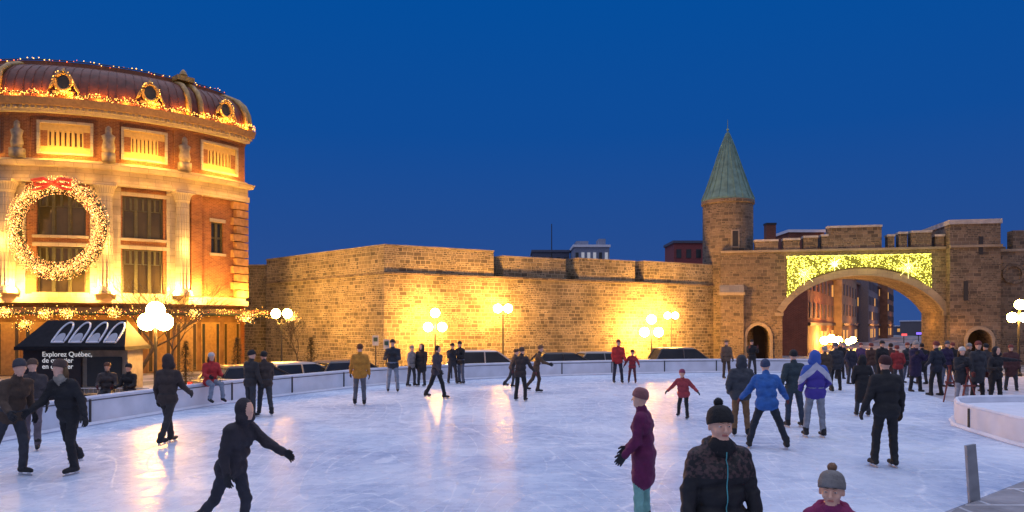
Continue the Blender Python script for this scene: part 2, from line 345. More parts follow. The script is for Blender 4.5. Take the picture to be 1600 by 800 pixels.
def archring(uc,hw,f,th,y0,y1,parent,n=30,legs=True,name='arch_ring',m=TRIM):
    mb=MB(); I=[];O=[]
    if legs: I.append((uc-hw,0));O.append((uc-hw-th,0))
    for i in range(n+1):
        u=uc-hw+2*hw*i/n; z=f(u); e=.01
        dz=(f(min(u+e,uc+hw))-f(max(u-e,uc-hw)))/(min(u+e,uc+hw)-max(u-e,uc-hw)); dz=max(-3,min(3,dz)); l=math.hypot(1,dz)
        I.append((u,z-.03)); O.append((u-dz/l*th,z+th/l))
    if legs: I.append((uc+hw,0));O.append((uc+hw+th,0))
    k=len(I)
    mb.add([(p[0],y0,p[1]) for p in I]+[(p[0],y0,p[1]) for p in O]+[(p[0],y1,p[1]) for p in I]+[(p[0],y1,p[1]) for p in O],
        [f_ for i in range(k-1) for f_ in ((i,i+1,k+i+1,k+i),(k+i,k+i+1,3*k+i+1,3*k+i),(2*k+i,2*k+i+1,i+1,i))])
    mb.obj(name,m,parent)
GTOP=gz(1345,389)
fa=archprof(8.7,5.75,3.3-GZ,6.15-GZ)
fd=archprof(1.15,.85,1.45-GZ,2.35-GZ,True)
ud=gu(1523); fd2=archprof(ud,.8,1.3-GZ,2.05-GZ,True)
archwall(-1.7,14.6,GTOP,[(.3,2.0,fd),(8.7-5.75,8.7+5.75,fa)],0,5.0,'gate_wall',GATE,GT)
archring(8.7,5.75,fa,.5,-.09,.3,GT,legs=False)
for s in (-1,1): mb=MB(); mb.box(8.7+s*6.0-.32,8.7+s*6.0+.32,-.12,.3,3.05-GZ,3.3-GZ); mb.obj('impost',TRIM,GT)
archring(1.15,.85,fd,.22,-.12,.2,GT,n=14)
mb=MB(); mb.box(.3,2.0,2.6,2.7,0,3.2); mb.obj('door',mat('dark_door',(.03,.02,.015),.6),GT)
zb_=gz(1150,455)
mb=MB(); mb.prism([(-1.75,-.5),(.0,-.5),(.0,.0),(-1.75,.0)],0,zb_-.35); mb.obj('buttress',GATE,GT)
mb=MB(); mb.box(-1.85,.1,-.6,-.01,zb_-.34,zb_-.1); mb.add([(-1.8,-.55,zb_-.098),(.05,-.55,zb_-.098),(.05,-.005,zb_+.5),(-1.8,-.005,zb_+.5),(-1.8,-.005,zb_-.098),(.05,-.005,zb_-.098)],[(0,1,2,3),(0,3,4),(1,5,2)]); mb.obj('buttress_cap',TRIM,GT)
u0,u1=gu(1478),gu(1556)
archwall(u0,u1,gz(1520,352),[(ud-.8,ud+.8,fd2)],-.8,5,'turret_wall',GATE,GT,14)
archring(ud,.8,fd2,.22,-.92,-.6,GT,n=14)
mb=MB(); mb.box(ud-.8,ud+.8,1.6,1.7,0,2.9); mb.obj('door',mat('dark_door',(.03,.02,.015),.6),GT)
mb=MB(); mb.box(u0-.08,u1+.08,-.9,5.05,gz(1520,352),gz(1520,345)); mb.obj('coping',CAPM,GT)
mb=MB(); mb.box(u1,u1+9,0,4,0,gz(1580,390)); mb.obj('wing_wall',GATE,GT)
for a,b,yt in ((1557,1572,385),(1583,1602,360),(1614,1640,360)):
    ua,ub=gu(a),gu(b)
    mb=MB(); mb.box(ua+.01,ub,.05,1.0,gz(1580,390)+.002,gz(1580,yt)); mb.obj('merlon',GATE,GT)
mb=MB(); mb.box(u1,u1+9,-.1,.3,gz(1580,393),gz(1580,389)-.01); mb.obj('string_course',TRIM,GT)
mb=MB(); uu=gu(1583); mb.lathe([(.75,0),(.75,.14),(.55,.14),(.55,.0)],20,cap=False); 
mb.obj('round_niche',GATE,GT,loc=(uu,.0,gz(1583,428)),rot=(pi/2,0,0))
mb=MB(); mb.box(u0+.9,u0+1.2,-.83,-.7,gz(1500,470),gz(1500,440)); mb.obj('loophole',DARK,GT)
mb=MB(); mb.box(u0+1.9,u0+2.2,-.83,-.7,gz(1500,400),gz(1500,372)); mb.obj('loophole',DARK,GT)
mb=MB(); mb.box(u0-.02,u1+.1,-.94,-.75,gz(1520,388),gz(1520,384)); mb.obj('string_course',TRIM,GT)
mb=MB(); mb.box(-1.7,14.55,-.12,.35,GTOP-.12,GTOP+.06); mb.obj('string_course',TRIM,GT)
for a,b,yt in ((1180,1216,374),(1224,1250,372),(1256,1278,368),(1284,1294,366),(1294,1378,352),(1388,1398,366),(1405,1418,362),(1424,1456,360),(1462,1476,366)):
    ua,ub=gu(a),gu(b); zt=gz((a+b)/2,yt)
    mb=MB(); mb.box(ua,ub-.01,0.02,.85,GTOP+.06,zt-.16); mb.obj('merlon',GATE,GT)
    mb=MB(); mb.box(ua-.04,ub+.03,-.04,.92,zt-.16,zt); mb.obj('coping',CAPM,GT)
NB=MB(); u_a,u_b=gu(1229),gu(1455)
mbn=MB(); zt=gz(1345,399)
def foff(u):
    return max(fa(max(3.0,min(14.4,u))),0)+.62
K=40
for i in range(K):
    ua=u_a+(u_b-u_a)*i/K; ub=u_a+(u_b-u_a)*(i+1)/K
    mbn.add([(ua,-.1,min(zt-.1,foff(ua))),(ub,-.1,min(zt-.1,foff(ub))),(ub,-.1,zt),(ua,-.1,zt)],[(0,1,2,3)])
LD=thing('light_display','rectangular net of yellow lights with three stars on gate','christmas lights',(G0[0],G0[1],GZ),grz)
mbn.obj('light_net',mat('glowing_net_backing',(.10,.11,.03),.8,.6,3,emit=.2,ecol=(.75,.66,.05),nosample=True),LD)  # backing sheet emits yellow itself, standing in for densely packed bulbs
stars=[(gu(1256),gz(1256,428),.85),(gu(1303),gz(1303,413),.5),(gu(1418),gz(1418,419),.75)]
for _ in range(3600):
    u=random.uniform(u_a,u_b); z=random.uniform(4.5,zt)
    if z<foff(u): continue
    if sin(u*3.1+2*sin(z*2.3))*sin(z*4+u)<-.45 and random.random()<.6: continue
    NB.bulb((u,-.15,z),random.uniform(.015,.046))
for i in range(140):
    u=u_a+(u_b-u_a)*i/140; NB.bulb((u,-.15,zt+.02*sin(i)),.03)
NB.obj('light_bulbs',BULB_Y,LD,uv=False,kind='stuff')
SB=MB()
for (u,z,r) in stars:
    for k in range(16):
        a=2*pi*k/16
        for q in range(9): 
            f_=q/8
            if k%2==0 or q<3: SB.bulb((u+r*f_*sin(a),-.2,z+r*f_*cos(a)),.026)
    for q in range(22): a=2*pi*q/22; SB.bulb((u+.4*r*cos(a),-.2,z+.4*r*sin(a)),.026)
SB.obj('star_lights',mat('star_bulb',(1,.9,.5),.4,emit=5,ecol=(1,.85,.3),nosample=True),LD,uv=False,kind='stuff')
for u in (4,6.5,9,11.5,13.5): plight(LD,(u,-1.0,7.6),30,(.95,.78,.12),.2,'glow_light')
for (u,y,z,p) in ((4.2,2.5,3.2,260),(13.2,2.5,3.2,120),(8.7,3,5.6,60),(1.15,-1.2,2.6,30),(-1,-2.5,2.6,110),(2.4,-1.5,3.0,70),(15,-1.8,2.8,50)): plight(GT,(u,y,z),p,(1,.4,.07),.15,'bare_gate_light')  # bare point lights without fixtures, brightening the vault and gate front

# tower
TX,TY=at(1137,60.5),60.5
T=thing('round_tower','round stone turret with conical green copper roof','tower',(TX,TY,GZ))
mb=MB(); mb.lathe([(2.0,0),(2.0,12.15-GZ),(2.12,12.2-GZ),(2.12,12.45-GZ)],40)
o=mb.obj('tower_wall',GATE,T)
ul=o.data.uv_layers[0]
for p in o.data.polygons:
    aa=[]
    for li in p.loop_indices:
        c=o.data.vertices[o.data.loops[li].vertex_index].co; a=math.atan2(c.y,c.x); aa.append(a)
    if max(aa)-min(aa)>pi: aa=[a+2*pi if a<0 else a for a in aa]
    for li,a in zip(p.loop_indices,aa):
        c=o.data.vertices[o.data.loops[li].vertex_index].co; ul.data[li].uv=(a*2.0,c.z)
mb=MB(); mb.lathe([(2.12,12.46-GZ),(2.1,12.6-GZ),(1.75,13.4-GZ),(1.2,15-GZ),(.55,17-GZ),(.12,18.1-GZ),(.03,18.3-GZ)],20)
mb.obj('conical_roof',COPPER,T)
mb=MB()
for i in range(20):
    a=2*pi*i/20; mb.tube([(r*1.01*cos(a),r*1.01*sin(a),z-GZ) for r,z in ((2.1,12.6),(1.76,13.4),(1.21,15),(.56,17),(.13,18.1))],.04,4)
mb.obj('roof_seam',COPPER,T)
mb=MB(); mb.lathe([(.03,18.2-GZ),(.12,18.4-GZ),(.03,18.55-GZ),(.02,19.2-GZ)],8); mb.obj('finial',COPPER,T)
mb=MB(); mb.box(-.22,.22,-2.08,-1.9,gz(1140,388)+.2,gz(1140,368)+.4); mb.obj('window',DARK,T,label='narrow dark loophole window')
mb=MB(); mb.box(-.34,.34,-2.06,-1.93,gz(1140,388)+.1,gz(1140,368)+.5); mb.obj('window_surround',TRIM,T)

# ------------------------------------------------------------ city beyond
def block(name,label,cat,x0,x1,d,ytop,depth,m,rows=2,cols=4,lit=.5,rz=0,roof=None,base=GZ,lm=None):
    X0,X1=at(x0,d),at(x1,d); zt=zz(ytop,d); lm=lm or LITW
    t=thing(name,label,cat,((X0+X1)/2,d,base),rz); w_=(X1-X0)/2; H=zt-base
    mb=MB(); mb.box(-w_,w_,0,depth,0,H); mb.obj('wall',m,t)
    mb=MB(); mb.box(-w_-.15,w_+.15,-.15,depth+.15,H,H+.3); mb.obj('roof_edge',roof or SNOW,t)
    a=b=None
    for r in range(rows):
        for c in range(cols):
            x=-w_+(c+.5)*2*w_/cols; z=H-1.2-r*2.9
            if z<1: continue
            L_=random.random()<lit
            s=a if L_ else b
            if s is None:
                mb=MB(); ww=min(.45,w_/cols*.5); mb.box(-ww,ww,-.06,.05,-.5,.5); s=mb.obj('window',lm if L_ else GLASS,t,loc=(x,0,z))
                if L_: a=s
                else: b=s
            else: dup(s,t,(x,0,z))
    return t,H,w_
BLG=mat('bluish_render',(.22,.25,.34),.8)
BLD=mat('dusky_render',(.09,.10,.15),.8)
t,H,w_=block('apartment_building','grey flat-roofed building with dim upper windows','building',897,952,95,386,6,BLG,1,6,.5,lm=DIMW)
mb=MB(); mb.box(-w_*.8,-w_*.1,2,5,H+.3,H+1.0); mb.obj('rooftop_plant',BLG,t)
mb=MB(); mb.box(w_*.5,w_*.9,2,5,H+.3,H+1.3); mb.obj('lift_housing',BLG,t)
block('brick_house','dark red brick house with small windows','building',1053,1099,85,380,5,mat('maroon_wall',(.25,.06,.06),.8),1,3,.0,roof=BLD)
block('low_building','low dark building showing above rampart','building',832,890,100,394,6,BLD,1,5,0,roof=BLD)
block('rooftop_building','building with snowy roof behind the gate','building',1233,1288,82,363,5,REDBR,1,3,0)
t=thing('chimney','dark brick chimney with metal cap','chimney',(at(1203,72),72,GZ)); mb=MB(); mb.box(-.45,.45,-.4,.4,0,zz(352,72)-GZ); mb.obj('stack',REDBR,t); mb=MB(); mb.box(-.5,.5,-.45,.45,zz(352,72)-GZ,zz(349,72)-GZ); mb.obj('cap',DARK,t)
t=thing('antenna_mast','thin metal antenna mast on a roof','antenna',(at(862,100),100,GZ)); mb=MB(); mb.tube([(0,0,0),(0,0,zz(350,100)-GZ)],[.12,.06],5); mb.obj('mast',IRON,t)
p0=Vector((at(1262,70),70)); p1=Vector((at(1392,190),190))
dv=(p1-p0); seg=[0,.10,.22,.36,.5,.66,.82,1.0]; hs_=[8.6,8.8,10,10,12.5,11.5,14]; inset=[0,1.2,.2,1.6,0,1.0,-.6]
BRN=mat('brown_render',(.2,.1,.06),.85,.3,1)
ms=[REDBR,BRN,mat('tan_render',(.3,.2,.12),.85,.3,1),REDBR,mat('grey_render',(.16,.15,.17),.8),REDBR,BRN]
nrm=Vector((-dv.y,dv.x)).normalized()
for i in range(7):
    a=p0+dv*seg[i]+nrm*inset[i]; b=p0+dv*seg[i+1]+nrm*inset[i]; l=(b-a).length-.1
    t=thing('town_house',('red brick','brown','tan rendered','red brick','grey rendered','red brick','brown')[i]+' shop building along the street with lit windows','building',(a.x,a.y,GZ),math.atan2(dv.y,dv.x))
    H=hs_[i]; mb=MB(); mb.box(0,l,0,9,0,H); mb.obj('wall',ms[i],t); mb=MB(); mb.box(-.05,l+.05,-.35,9,H,H+.35); mb.obj('cornice',BRN,t)
    if i in (4,6): mb=MB(); mb.add([(0,0,H+.35),(l,0,H+.35),(l,9,H+.35),(0,9,H+.35),(0,4.5,H+2.2),(l,4.5,H+2.2)],[(0,1,5,4),(2,3,4,5),(1,2,5),(3,0,4)]); mb.obj('roof',mat('slate',(.06,.06,.08),.7),t)
    mb=MB(); mb.box(.1,l-.1,-.25,-.002,2.9,3.2); mb.obj('shop_fascia',DARK,t)
    nc=max(3,int(l/(2.6+.5*(i%3)))); w0=None;w1=None; sws=None
    for c in range(nc):
        if random.random()<.5: continue
        pos=((c+.5)*l/nc,0,1.5)
        if sws is None: mb=MB(); mb.box(-.7,.7,-.08,.1,-.8,.8); sws=mb.obj('shop_window',LITW,t,loc=pos)
        else: dup(sws,t,pos)
    for r in range(3):
        for c in range(nc):
            lit=random.random()<.12; s=w0 if lit else w1
            pos=((c+.5)*l/nc,0,4.4+(i%3)*.3+r*2.7)
            if pos[2]>H-.8: continue
            if s is None:
                mb=MB(); mb.box(-.45,.45,-.1,.08,-.75,.75); s=mb.obj('window',LITW if lit else mat('dull_pane',(.06,.05,.05),.5),t,loc=pos)
                if lit: w0=s
                else: w1=s
            else: dup(s,t,pos)
    plight(t,(l/2,-2.5,3.2),(700,160,450,100,380,130,300)[i],(1,.36,.07),.3,'shop_light')
DUSK=mat('dusk_render',(.1,.11,.17),.8)
block('corner_shop','low distant shop building with coloured lights','building',1400,1440,230,510,12,DUSK,1,5,.5)
block('corner_shop','low distant stone shop with lit windows','building',1441,1462,210,502,12,mat('dusk_stone',(.14,.12,.12),.8),1,3,.5)
block('corner_shop','distant dark gabled shop building','building',1463,1500,215,508,12,DUSK,1,4,.4)
for xx,yy,c_ in ((1436,521,(.25,.15,1)),(1449,524,(.1,.3,1)),(1413,523,(1,.1,.1))):
    t=thing('shop_sign','small glowing coloured shop sign on a post','sign',(at(xx,120),120,GZ)); zc=zz(yy,120)-GZ; mb=MB(); mb.box(-.4,.4,-.1,.1,zc-.18,zc+.18); mb.obj('sign_face',mat('neon_sign',c_,.5,emit=1.3,ecol=c_),t); mb=MB(); mb.tube([(0,.15,0),(0,.15,zc)],.06,6); mb.obj('sign_post',IRON,t)

# ------------------------------------------------------------ theatre
CX,CY,R=-29.2,54.2,12.2
def th(x,r=R):
    b=(x-800)/F; A=b*b+1; B=-2*b*CX-2*CY; C=CX*CX+CY*CY-r*r; D=B*B-4*A*C
    Y=(-B-math.sqrt(max(D,0)))/(2*A); return math.atan2(b*Y-CX,CY-Y)
TE=rad(67); TS=-rad(60)
CP=thing('theatre_building','curved brick and stone theatre with mansard roof, floodlit gold','theatre',(CX,CY,GZ))
def cp(t,z,off=0): r=R+off; return (r*sin(t),-r*cos(t),z-GZ)
def arcuv(o):
    ul=o.data.uv_layers[0]
    for p in o.data.polygons:
        if abs(p.normal.z)>.8: continue
        for li in p.loop_indices:
            c=o.data.vertices[o.data.loops[li].vertex_index].co; ul.data[li].uv=(R*math.atan2(c.x,-c.y),c.z)
def band(name,m,z0,z1,off0,off1=None,t0=TS,t1=TE,depth=.6,seg=60,parent=CP):
    off1=off0 if off1 is None else off1
    n=max(2,int(seg*(t1-t0)/(TE-TS))); mb=MB(); vs=[]
    for i in range(n+1):
        t=t0+(t1-t0)*i/n; vs+=[cp(t,z0,off0),cp(t,z1,off1),cp(t,z1,-depth),cp(t,z0,-depth)]
    fs=[]
    for i in range(n):
        a=4*i;b=a+4; fs+=[(a,b,b+1,a+1),(a+1,b+1,b+2,a+2),(b,a,a+3,b+3)]
    fs+=[(0,1,2,3),(4*n+3,4*n+2,4*n+1,4*n)]
    mb.add(vs,fs); o=mb.obj(name,m,parent)
    arcuv(o); return o
def wallholes(name,m,z0,z1,holes,off=0,rev=.35,t0=TS,t1=TE):
    ts=sorted(set([t0,t1]+[h[0] for h in holes]+[h[1] for h in holes]+[t0+(t1-t0)*i/50 for i in range(51)]))
    zs=sorted(set([z0,z1]+[h[2] for h in holes]+[h[3] for h in holes])); mb=MB()
    for i in range(len(ts)-1):
        for j in range(len(zs)-1):
            tm=(ts[i]+ts[i+1])/2; zm=(zs[j]+zs[j+1])/2
            if any(h[0]<tm<h[1] and h[2]<zm<h[3] for h in holes): continue
            mb.add([cp(ts[i],zs[j],off),cp(ts[i+1],zs[j],off),cp(ts[i+1],zs[j+1],off),cp(ts[i],zs[j+1],off)],[(0,1,2,3)])
    for a,b,c,d in holes:
        mb.add([cp(a,c,off),cp(a,d,off),cp(a,d,-rev),cp(a,c,-rev)],[(0,1,2,3)])
        mb.add([cp(b,c,off),cp(b,d,off),cp(b,d,-rev),cp(b,c,-rev)],[(3,2,1,0)])
        mb.add([cp(a,d,off),cp(b,d,off),cp(b,d,-rev),cp(a,d,-rev)],[(0,1,2,3)])
        mb.add([cp(a,c,off),cp(b,c,off),cp(b,c,-rev),cp(a,c,-rev)],[(3,2,1,0)])
    o=mb.obj(name,m,CP); arcuv(o)
tc=[th(18),th(165),th(281)]
bays=[(th(57),th(134)),(th(191),th(255))]
step=tc[1]-tc[0]
bays_all=bays+[(bays[0][0]-step,bays[0][1]-step),(bays[0][0]-2*step,bays[0][1]-2*step)]
holes=[]
for a,b in bays_all: holes+=[(a,b,7.5,10.0),(a,b,4.2,6.85)]
sw=(th(330),th(349),6.95,8.95); holes.append(sw)
wallholes('main_wall',BRICK,3.9,10.5,holes)
att=[(th(70),th(135)),(th(200),th(251)),(th(321),th(363)),(th(70)-step,th(135)-step),(th(70)-2*step,th(135)-2*step)]
ah=[(a+.012,b-.012,12.6,13.5) for a,b in att]
wallholes('attic_wall',BRICK,11.85,14.3,ah,off=.02,rev=.3)
def arcwindow(a,b,z0,z1,m,cols,rows,off=-.25,fm=FRAME,name='window',wd=1.):
    mb=MB()
    def bar(t0,t1,za,zb,o0,o1):
        mb.add([cp(t0,za,o0),cp(t1,za,o0),cp(t1,zb,o0),cp(t0,zb,o0),cp(t0,za,o1),cp(t1,za,o1),cp(t1,zb,o1),cp(t0,zb,o1)],[(0,1,2,3),(5,4,7,6),(3,2,6,7),(1,0,4,5),(1,5,6,2),(4,0,3,7)])
    e=.07/R*1.3*wd
    for c in range(cols+1):
        t=a+(b-a)*c/cols; bar(max(a,t-e),min(b,t+e),z0,z1,off+.12,off+.0)
    for r in range(rows+1):
        z=z0+(z1-z0)*r/rows; bar(a,b,max(z0,z-.06*wd),min(z1,z+.06*wd),off+.11,off+.0)
    fr=mb.obj(name,fm,CP)
    mb=MB(); n=4
    for i in range(n):
        t0=a+(b-a)*i/n;t1=a+(b-a)*(i+1)/n; mb.add([cp(t0,z0,off+.03),cp(t1,z0,off+.03),cp(t1,z1,off+.03),cp(t0,z1,off+.03)],[(0,1,2,3)])
    mb.obj('glass',m,fr)
for a,b in bays_all:
    for z0,z1 in ((7.5,10.0),(4.2,6.85)):
        arcwindow(a,b,z0,z1,WGLASS,3,1); arcwindow(a+.01,b-.01,z0+(z1-z0)*.66,z1-.05,WGLASS,6,1,off=-.22,name='transom_window',wd=.6)
        band('window_lintel',CSTONE,z1,z1+.22,.1,t0=a-.015,t1=b+.015,depth=-.003); band('window_sill',CSTONE,z0-.16,z0,.14,t0=a-.015,t1=b+.015,depth=-.003)
arcwindow(sw[0],sw[1],sw[2],sw[3],GLASS,2,2); band('window_sill',CSTONE,sw[2]-.16,sw[2],.12,t0=sw[0]-.01,t1=sw[1]+.01,depth=-.003); band('window_lintel',CSTONE,sw[3],sw[3]+.22,.08,t0=sw[0]-.01,t1=sw[1]+.01,depth=-.003)
ADG=mat('attic_dark_glass',(.05,.018,.006),.6)
PCREAM=mat('cream_panel',(.58,.38,.12),.7,.1)
for a,b in att:
    arcwindow(a+.012,b-.012,12.6,13.5,ADG,7,1,off=-.1,fm=PCREAM,name='balustrade_window',wd=.85)
    for (z0,z1,o_) in ((12.12,12.25,.16),(13.9,14.05,.16)): band('panel_trim',CSTONE,z0,z1,o_,t0=a-.03,t1=b+.03,depth=-.021)
    for (q0,q1) in ((a-.03,a-.018),(b+.018,b+.03)): band('panel_trim',CSTONE,12.25,13.9,.16,t0=q0,t1=q1,depth=-.021)
    for (z0,z1) in ((12.25,12.6),(13.5,13.9)): band('panel_field',PCREAM,z0,z1,.03,t0=a-.018,t1=b+.018,depth=-.021)
band('ground_floor_wall',mat('ground_floor',(.2,.11,.05),.8,.4,1.2),GZ,3.6,-.3,depth=1)
band('base_ledge',CSTONE,3.6,3.9,.35); band('base_course',CSTONE,3.901,4.12,.12,depth=-.001)
band('architrave',CSTONE,10.5,10.85,.45); band('frieze',CSTONE,10.85,11.35,.3); band('entablature_ledge',CSTONE,11.35,11.6,.75,.95); band('attic_base',CSTONE,11.6,11.85,.25)
band('frieze',BRICK,14.3,14.45,.12); band('cornice',CSTONE,14.45,14.75,.45,.6); band('cornice',mat('painted_cornice',(.34,.2,.08),.6),14.75,15.15,.85,1.0)
mb=MB(); n=90
for i in range(n):
    t=TS+(TE-TS)*(i+.5)/n; c=Vector(cp(t,14.6,.62)); mb.M=Matrix.Translation(c)@Matrix.Rotation(t,4,'Z'); mb.box(-.08,.08,-.12,.12,-.02,.14)
mb.M=None; mb.obj('dentil_moulding',CSTONE,CP,kind='stuff')
prof=[(.45,15.15),(.44,15.6),(.3,16.3),(-.05,16.9),(-.6,17.35),(-1.4,17.7),(-2.1,17.8)]
mb=MB(); n=60
for j,(o_,z) in enumerate(prof):
    for i in range(n+1): mb.v.append(cp(TS+(TE-TS)*i/n,z,o_))
k=n+1
mb.f=[(j*k+i,j*k+i+1,(j+1)*k+i+1,(j+1)*k+i) for j in range(len(prof)-1) for i in range(n)]
apex=len(mb.v); mb.v.append((0,0,17.9-GZ)); mb.f+=[((len(prof)-1)*k+i,(len(prof)-1)*k+i+1,apex) for i in range(n)]
mb.m=[0]*len(mb.f); mb.obj('mansard_roof',TINRED,CP,smooth=True)
mb=MB()
for i in range(58):
    t_=TS+(TE-TS)*(i+.5)/58; mb.tube([cp(t_,z,o_+.02) for o_,z in prof],.022,4)
mb.obj('roof_seam',TINRED,CP,uv=False)
mb=MB()
for t_ in (TS,TE):
    pts=[cp(t_,0+GZ,0),cp(t_,15.15,0)]+[cp(t_,z,o_) for o_,z in prof]+[(0,0,17.9-GZ),(0,0,0)]
    mb.add(pts,[tuple(range(len(pts)))])
mb.obj('side_wall',BRICK,CP)
band('roof_railing',mat('roof_cornice',(.26,.09,.035),.6),17.75,18.05,-1.7,depth=2.3)
ribm=mat('gilded_rib',(.42,.25,.06),.45,.4,4)
for t_ in (th(290),th(308),TE-.005,th(380,R)-.02,th(290)-step*2):
    mb=MB(); mb.tube([cp(t_,z,o_+.1) for o_,z in prof],.17,6); mb.obj('roof_rib',ribm,CP,smooth=True)
mb=MB(); mb.M=Matrix.Translation(Vector(cp(th(300),17.8,-1.2)))@Matrix.Rotation(th(300),4,'Z'); mb.box(-.55,.55,-.4,.4,0,.3); mb.lathe([(.17,.3),(.27,.45),(.17,.65),(.05,.8)],10); mb.obj('roof_ornament',ribm,CP,smooth=False)
for xx in (103,232,345):
    t_=th(xx); c=Vector(cp(t_,16.2,.5)); M=Matrix.Translation(c)@Matrix.Rotation(t_,4,'Z')
    mb=MB(); mb.M=M
    mb.tube([(.42*cos(a),0,.5*sin(a)) for a in [2*pi*i/20 for i in range(21)]],.11,6)
    mb.tube([(0,-.0,.55),(0,.05,.8)],[.16,.05],6)
    mb.box(-.55,.55,-.1,.5,-.75,-.55)
    for s in (-1,1): mb.tube([(s*.5,0,.1),(s*.62,0,-.3),(s*.8,0,-.6)],[.05,.1,.06],6)
    o=mb.obj('round_dormer',ribm,CP,smooth=False)
    mb=MB(); mb.M=M@Matrix.Rotation(pi/2,4,'X'); mb.lathe([(.42,-.4),(.42,-.02)],20,sy=1.15); mb.obj('dormer_glass',GLASS,o)
    mb=MB(); mb.M=M
    for q in range(26):
        a=random.uniform(0,2*pi); mb.bulb((.5*cos(a)+random.uniform(-.03,.03),-.15,.6*sin(a)+random.uniform(-.03,.03)),.024)
    mb.obj('light_bulbs',BULB_G,o,uv=False,kind='stuff')
    plight(CP,cp(t_,15.5,1.2),22,(1,.5,.08),.05)
mb=MB(); mb.lathe([(.6,0),(.6,.15),(.5,.3),(.42,.4)],24); mb.lathe([(.41,.4),(.41,3.5),(.36,5.7)],32,flute=.1); mb.lathe([(.38,5.7),(.42,5.8),(.5,6.1),(.58,6.25)],24); mb.box(-.6,.6,-.6,.6,6.25,6.38)
src=None
for t_ in [tc[0],tc[1],tc[2],tc[0]-step,tc[0]-2*step]:
    p=cp(t_,4.12,.42)
    if src is None: src=mb.obj('column',CSTONE,CP,loc=p,rot=(0,0,t_))
    else: dup(src,CP,p,(0,0,t_))
    band('column_backing',CSTONE,4.12,10.5,.08,t0=t_-.065,t1=t_+.065,depth=-.003)
    for s in (-.09,.09): plight(CP,cp(t_+s*.6,4.4,.85),720,(1,.56,.13),.06)
    plight(CP,cp(t_,7.0,1.35),150,(1,.54,.12),.06)
band('pilaster',BRICK,4.12,10.5,.28,t0=th(296),t1=th(312),depth=-.003)
mb=MB()
for i in range(12):
    zc=4.15+i*.53
    a=TE-(.75 if i%2 else .6)/R*1.6; mb.add([cp(a,zc,.3),cp(TE+.004,zc,.3),cp(TE+.004,zc+.46,.3),cp(a,zc+.46,.3),cp(a,zc,-.02),cp(TE+.004,zc,-.02),cp(TE+.004,zc+.46,-.02),cp(a,zc+.46,-.02)],[(0,1,2,3),(3,2,6,7),(1,0,4,5),(1,5,6,2),(4,0,3,7)])
mb.obj('quoin_stack',mat('quoin_brick',(.42,.22,.08),.8,.3,3),CP)
for xx in (32,170,285):
    t_=th(xx); mb=MB(); mb.M=Matrix.Translation(Vector(cp(t_,11.85,.35)))@Matrix.Rotation(t_,4,'Z')
    mb.box(-.35,.35,-.2,.3,0,.5); mb.lathe([(.26,.5),(.34,.8),(.26,1.2),(.34,1.5),(.14,1.65),(.17,1.8),(.14,2.0),(.03,2.1)],10,sx=1.1,sy=.7); mb.obj('sculpture',mat('weathered_stone',(.28,.22,.15),.85,.3,4),CP,smooth=True)
    band('pilaster',BRICK,11.85,14.3,.12,t0=t_-.045,t1=t_+.045,depth=-.015)
for i in range(15):
    t_=-.5+i*(TE+.45)/14; plight(CP,cp(t_,15.35,.72),80,(1,.46,.05),.08)
for a,b in att[:4]:
    for q in (.08,.36,.64,.92): plight(CP,cp(a+(b-a)*q,12.1,.6),62,(1,.52,.07),.05)
for xx in (150,270,300,378): plight(CP,cp(th(xx),12.2,.8),30,(1,.46,.06),.05)
for xx in (40,90,140,190,225,260,300,325,350,375): plight(CP,cp(th(xx),10.7,1.1),34,(1,.46,.06),.08)
for xx in (322,337,352): plight(CP,cp(th(xx),4.25,.6),110,(1,.46,.06),.08)
plight(CP,cp(th(376),4.3,.9),420,(1,.52,.1),.08); plight(CP,cp(th(305),4.3,.9),220,(1,.5,.08),.08)
for xx in (70,110,222): plight(CP,cp(th(xx),4.1,.9),70,(1,.46,.06),.1)
def lightstring(label,z,off,t0=TS,t1=TE,rows=2,sp=.17,jz=.08,cols_=(0,0,0,1,2)):
    t=thing('light_string',label,'christmas lights',(CX,CY,GZ)); mb=MB(); 
    nn=int((t1-t0)*(R+off)/sp)
    mb.tube([cp(t0+(t1-t0)*i/60,z,off) for i in range(61)],.03,4,0)
    mb.obj('cable',GREENERY,t); mb=MB()
    for i in range(nn):
        for r in range(rows): mb.bulb(cp(t0+(t1-t0)*(i+random.random())/nn,z+random.uniform(-jz,jz)+.08*sin(i*.6),off+random.uniform(-.06,.1)),random.uniform(.018,.04),random.choice(cols_))
    mb.obj('light_bulbs',[BULB_G,BULB_R,BULB_W],t,uv=False,kind='stuff')
lightstring('string of golden bulbs along the top of roof',18.1,-1.65,rows=1,sp=.26,jz=.05,cols_=(0,0,1))
lightstring('golden light garland above the main cornice',15.35,1.0,rows=4,sp=.15,jz=.14,cols_=(0,0,0,0,0,1))
band('canopy',mat('canopy_metal',(.14,.08,.03),.5),2.95,3.3,2.2,depth=.3)
CAN=thing('lit_garland','golden light garland along the canopy edge','christmas lights',(CX,CY,GZ))
mb=MB()
for i in range(900):
    t_=TS+(TE-TS)*random.random(); mb.bulb(cp(t_,2.95+random.gauss(0,.13)+.14*abs(sin(t_*16)),2.3),random.uniform(.015,.035),random.choice((0,0,0,1)))
mb.obj('light_bulbs',[BULB_G,BULB_R],CAN,uv=False,kind='stuff')
mb=MB(); mb.tube([cp(TS+(TE-TS)*i/60,2.95,2.27) for i in range(61)],.08,5); mb.obj('garland_greenery',GREENERY,CAN)
for i in range(12):
    t_=-.15+i*.11; plight(CP,cp(t_,2.5,1.4),75,(1,.44,.05),.1,'canopy_light')
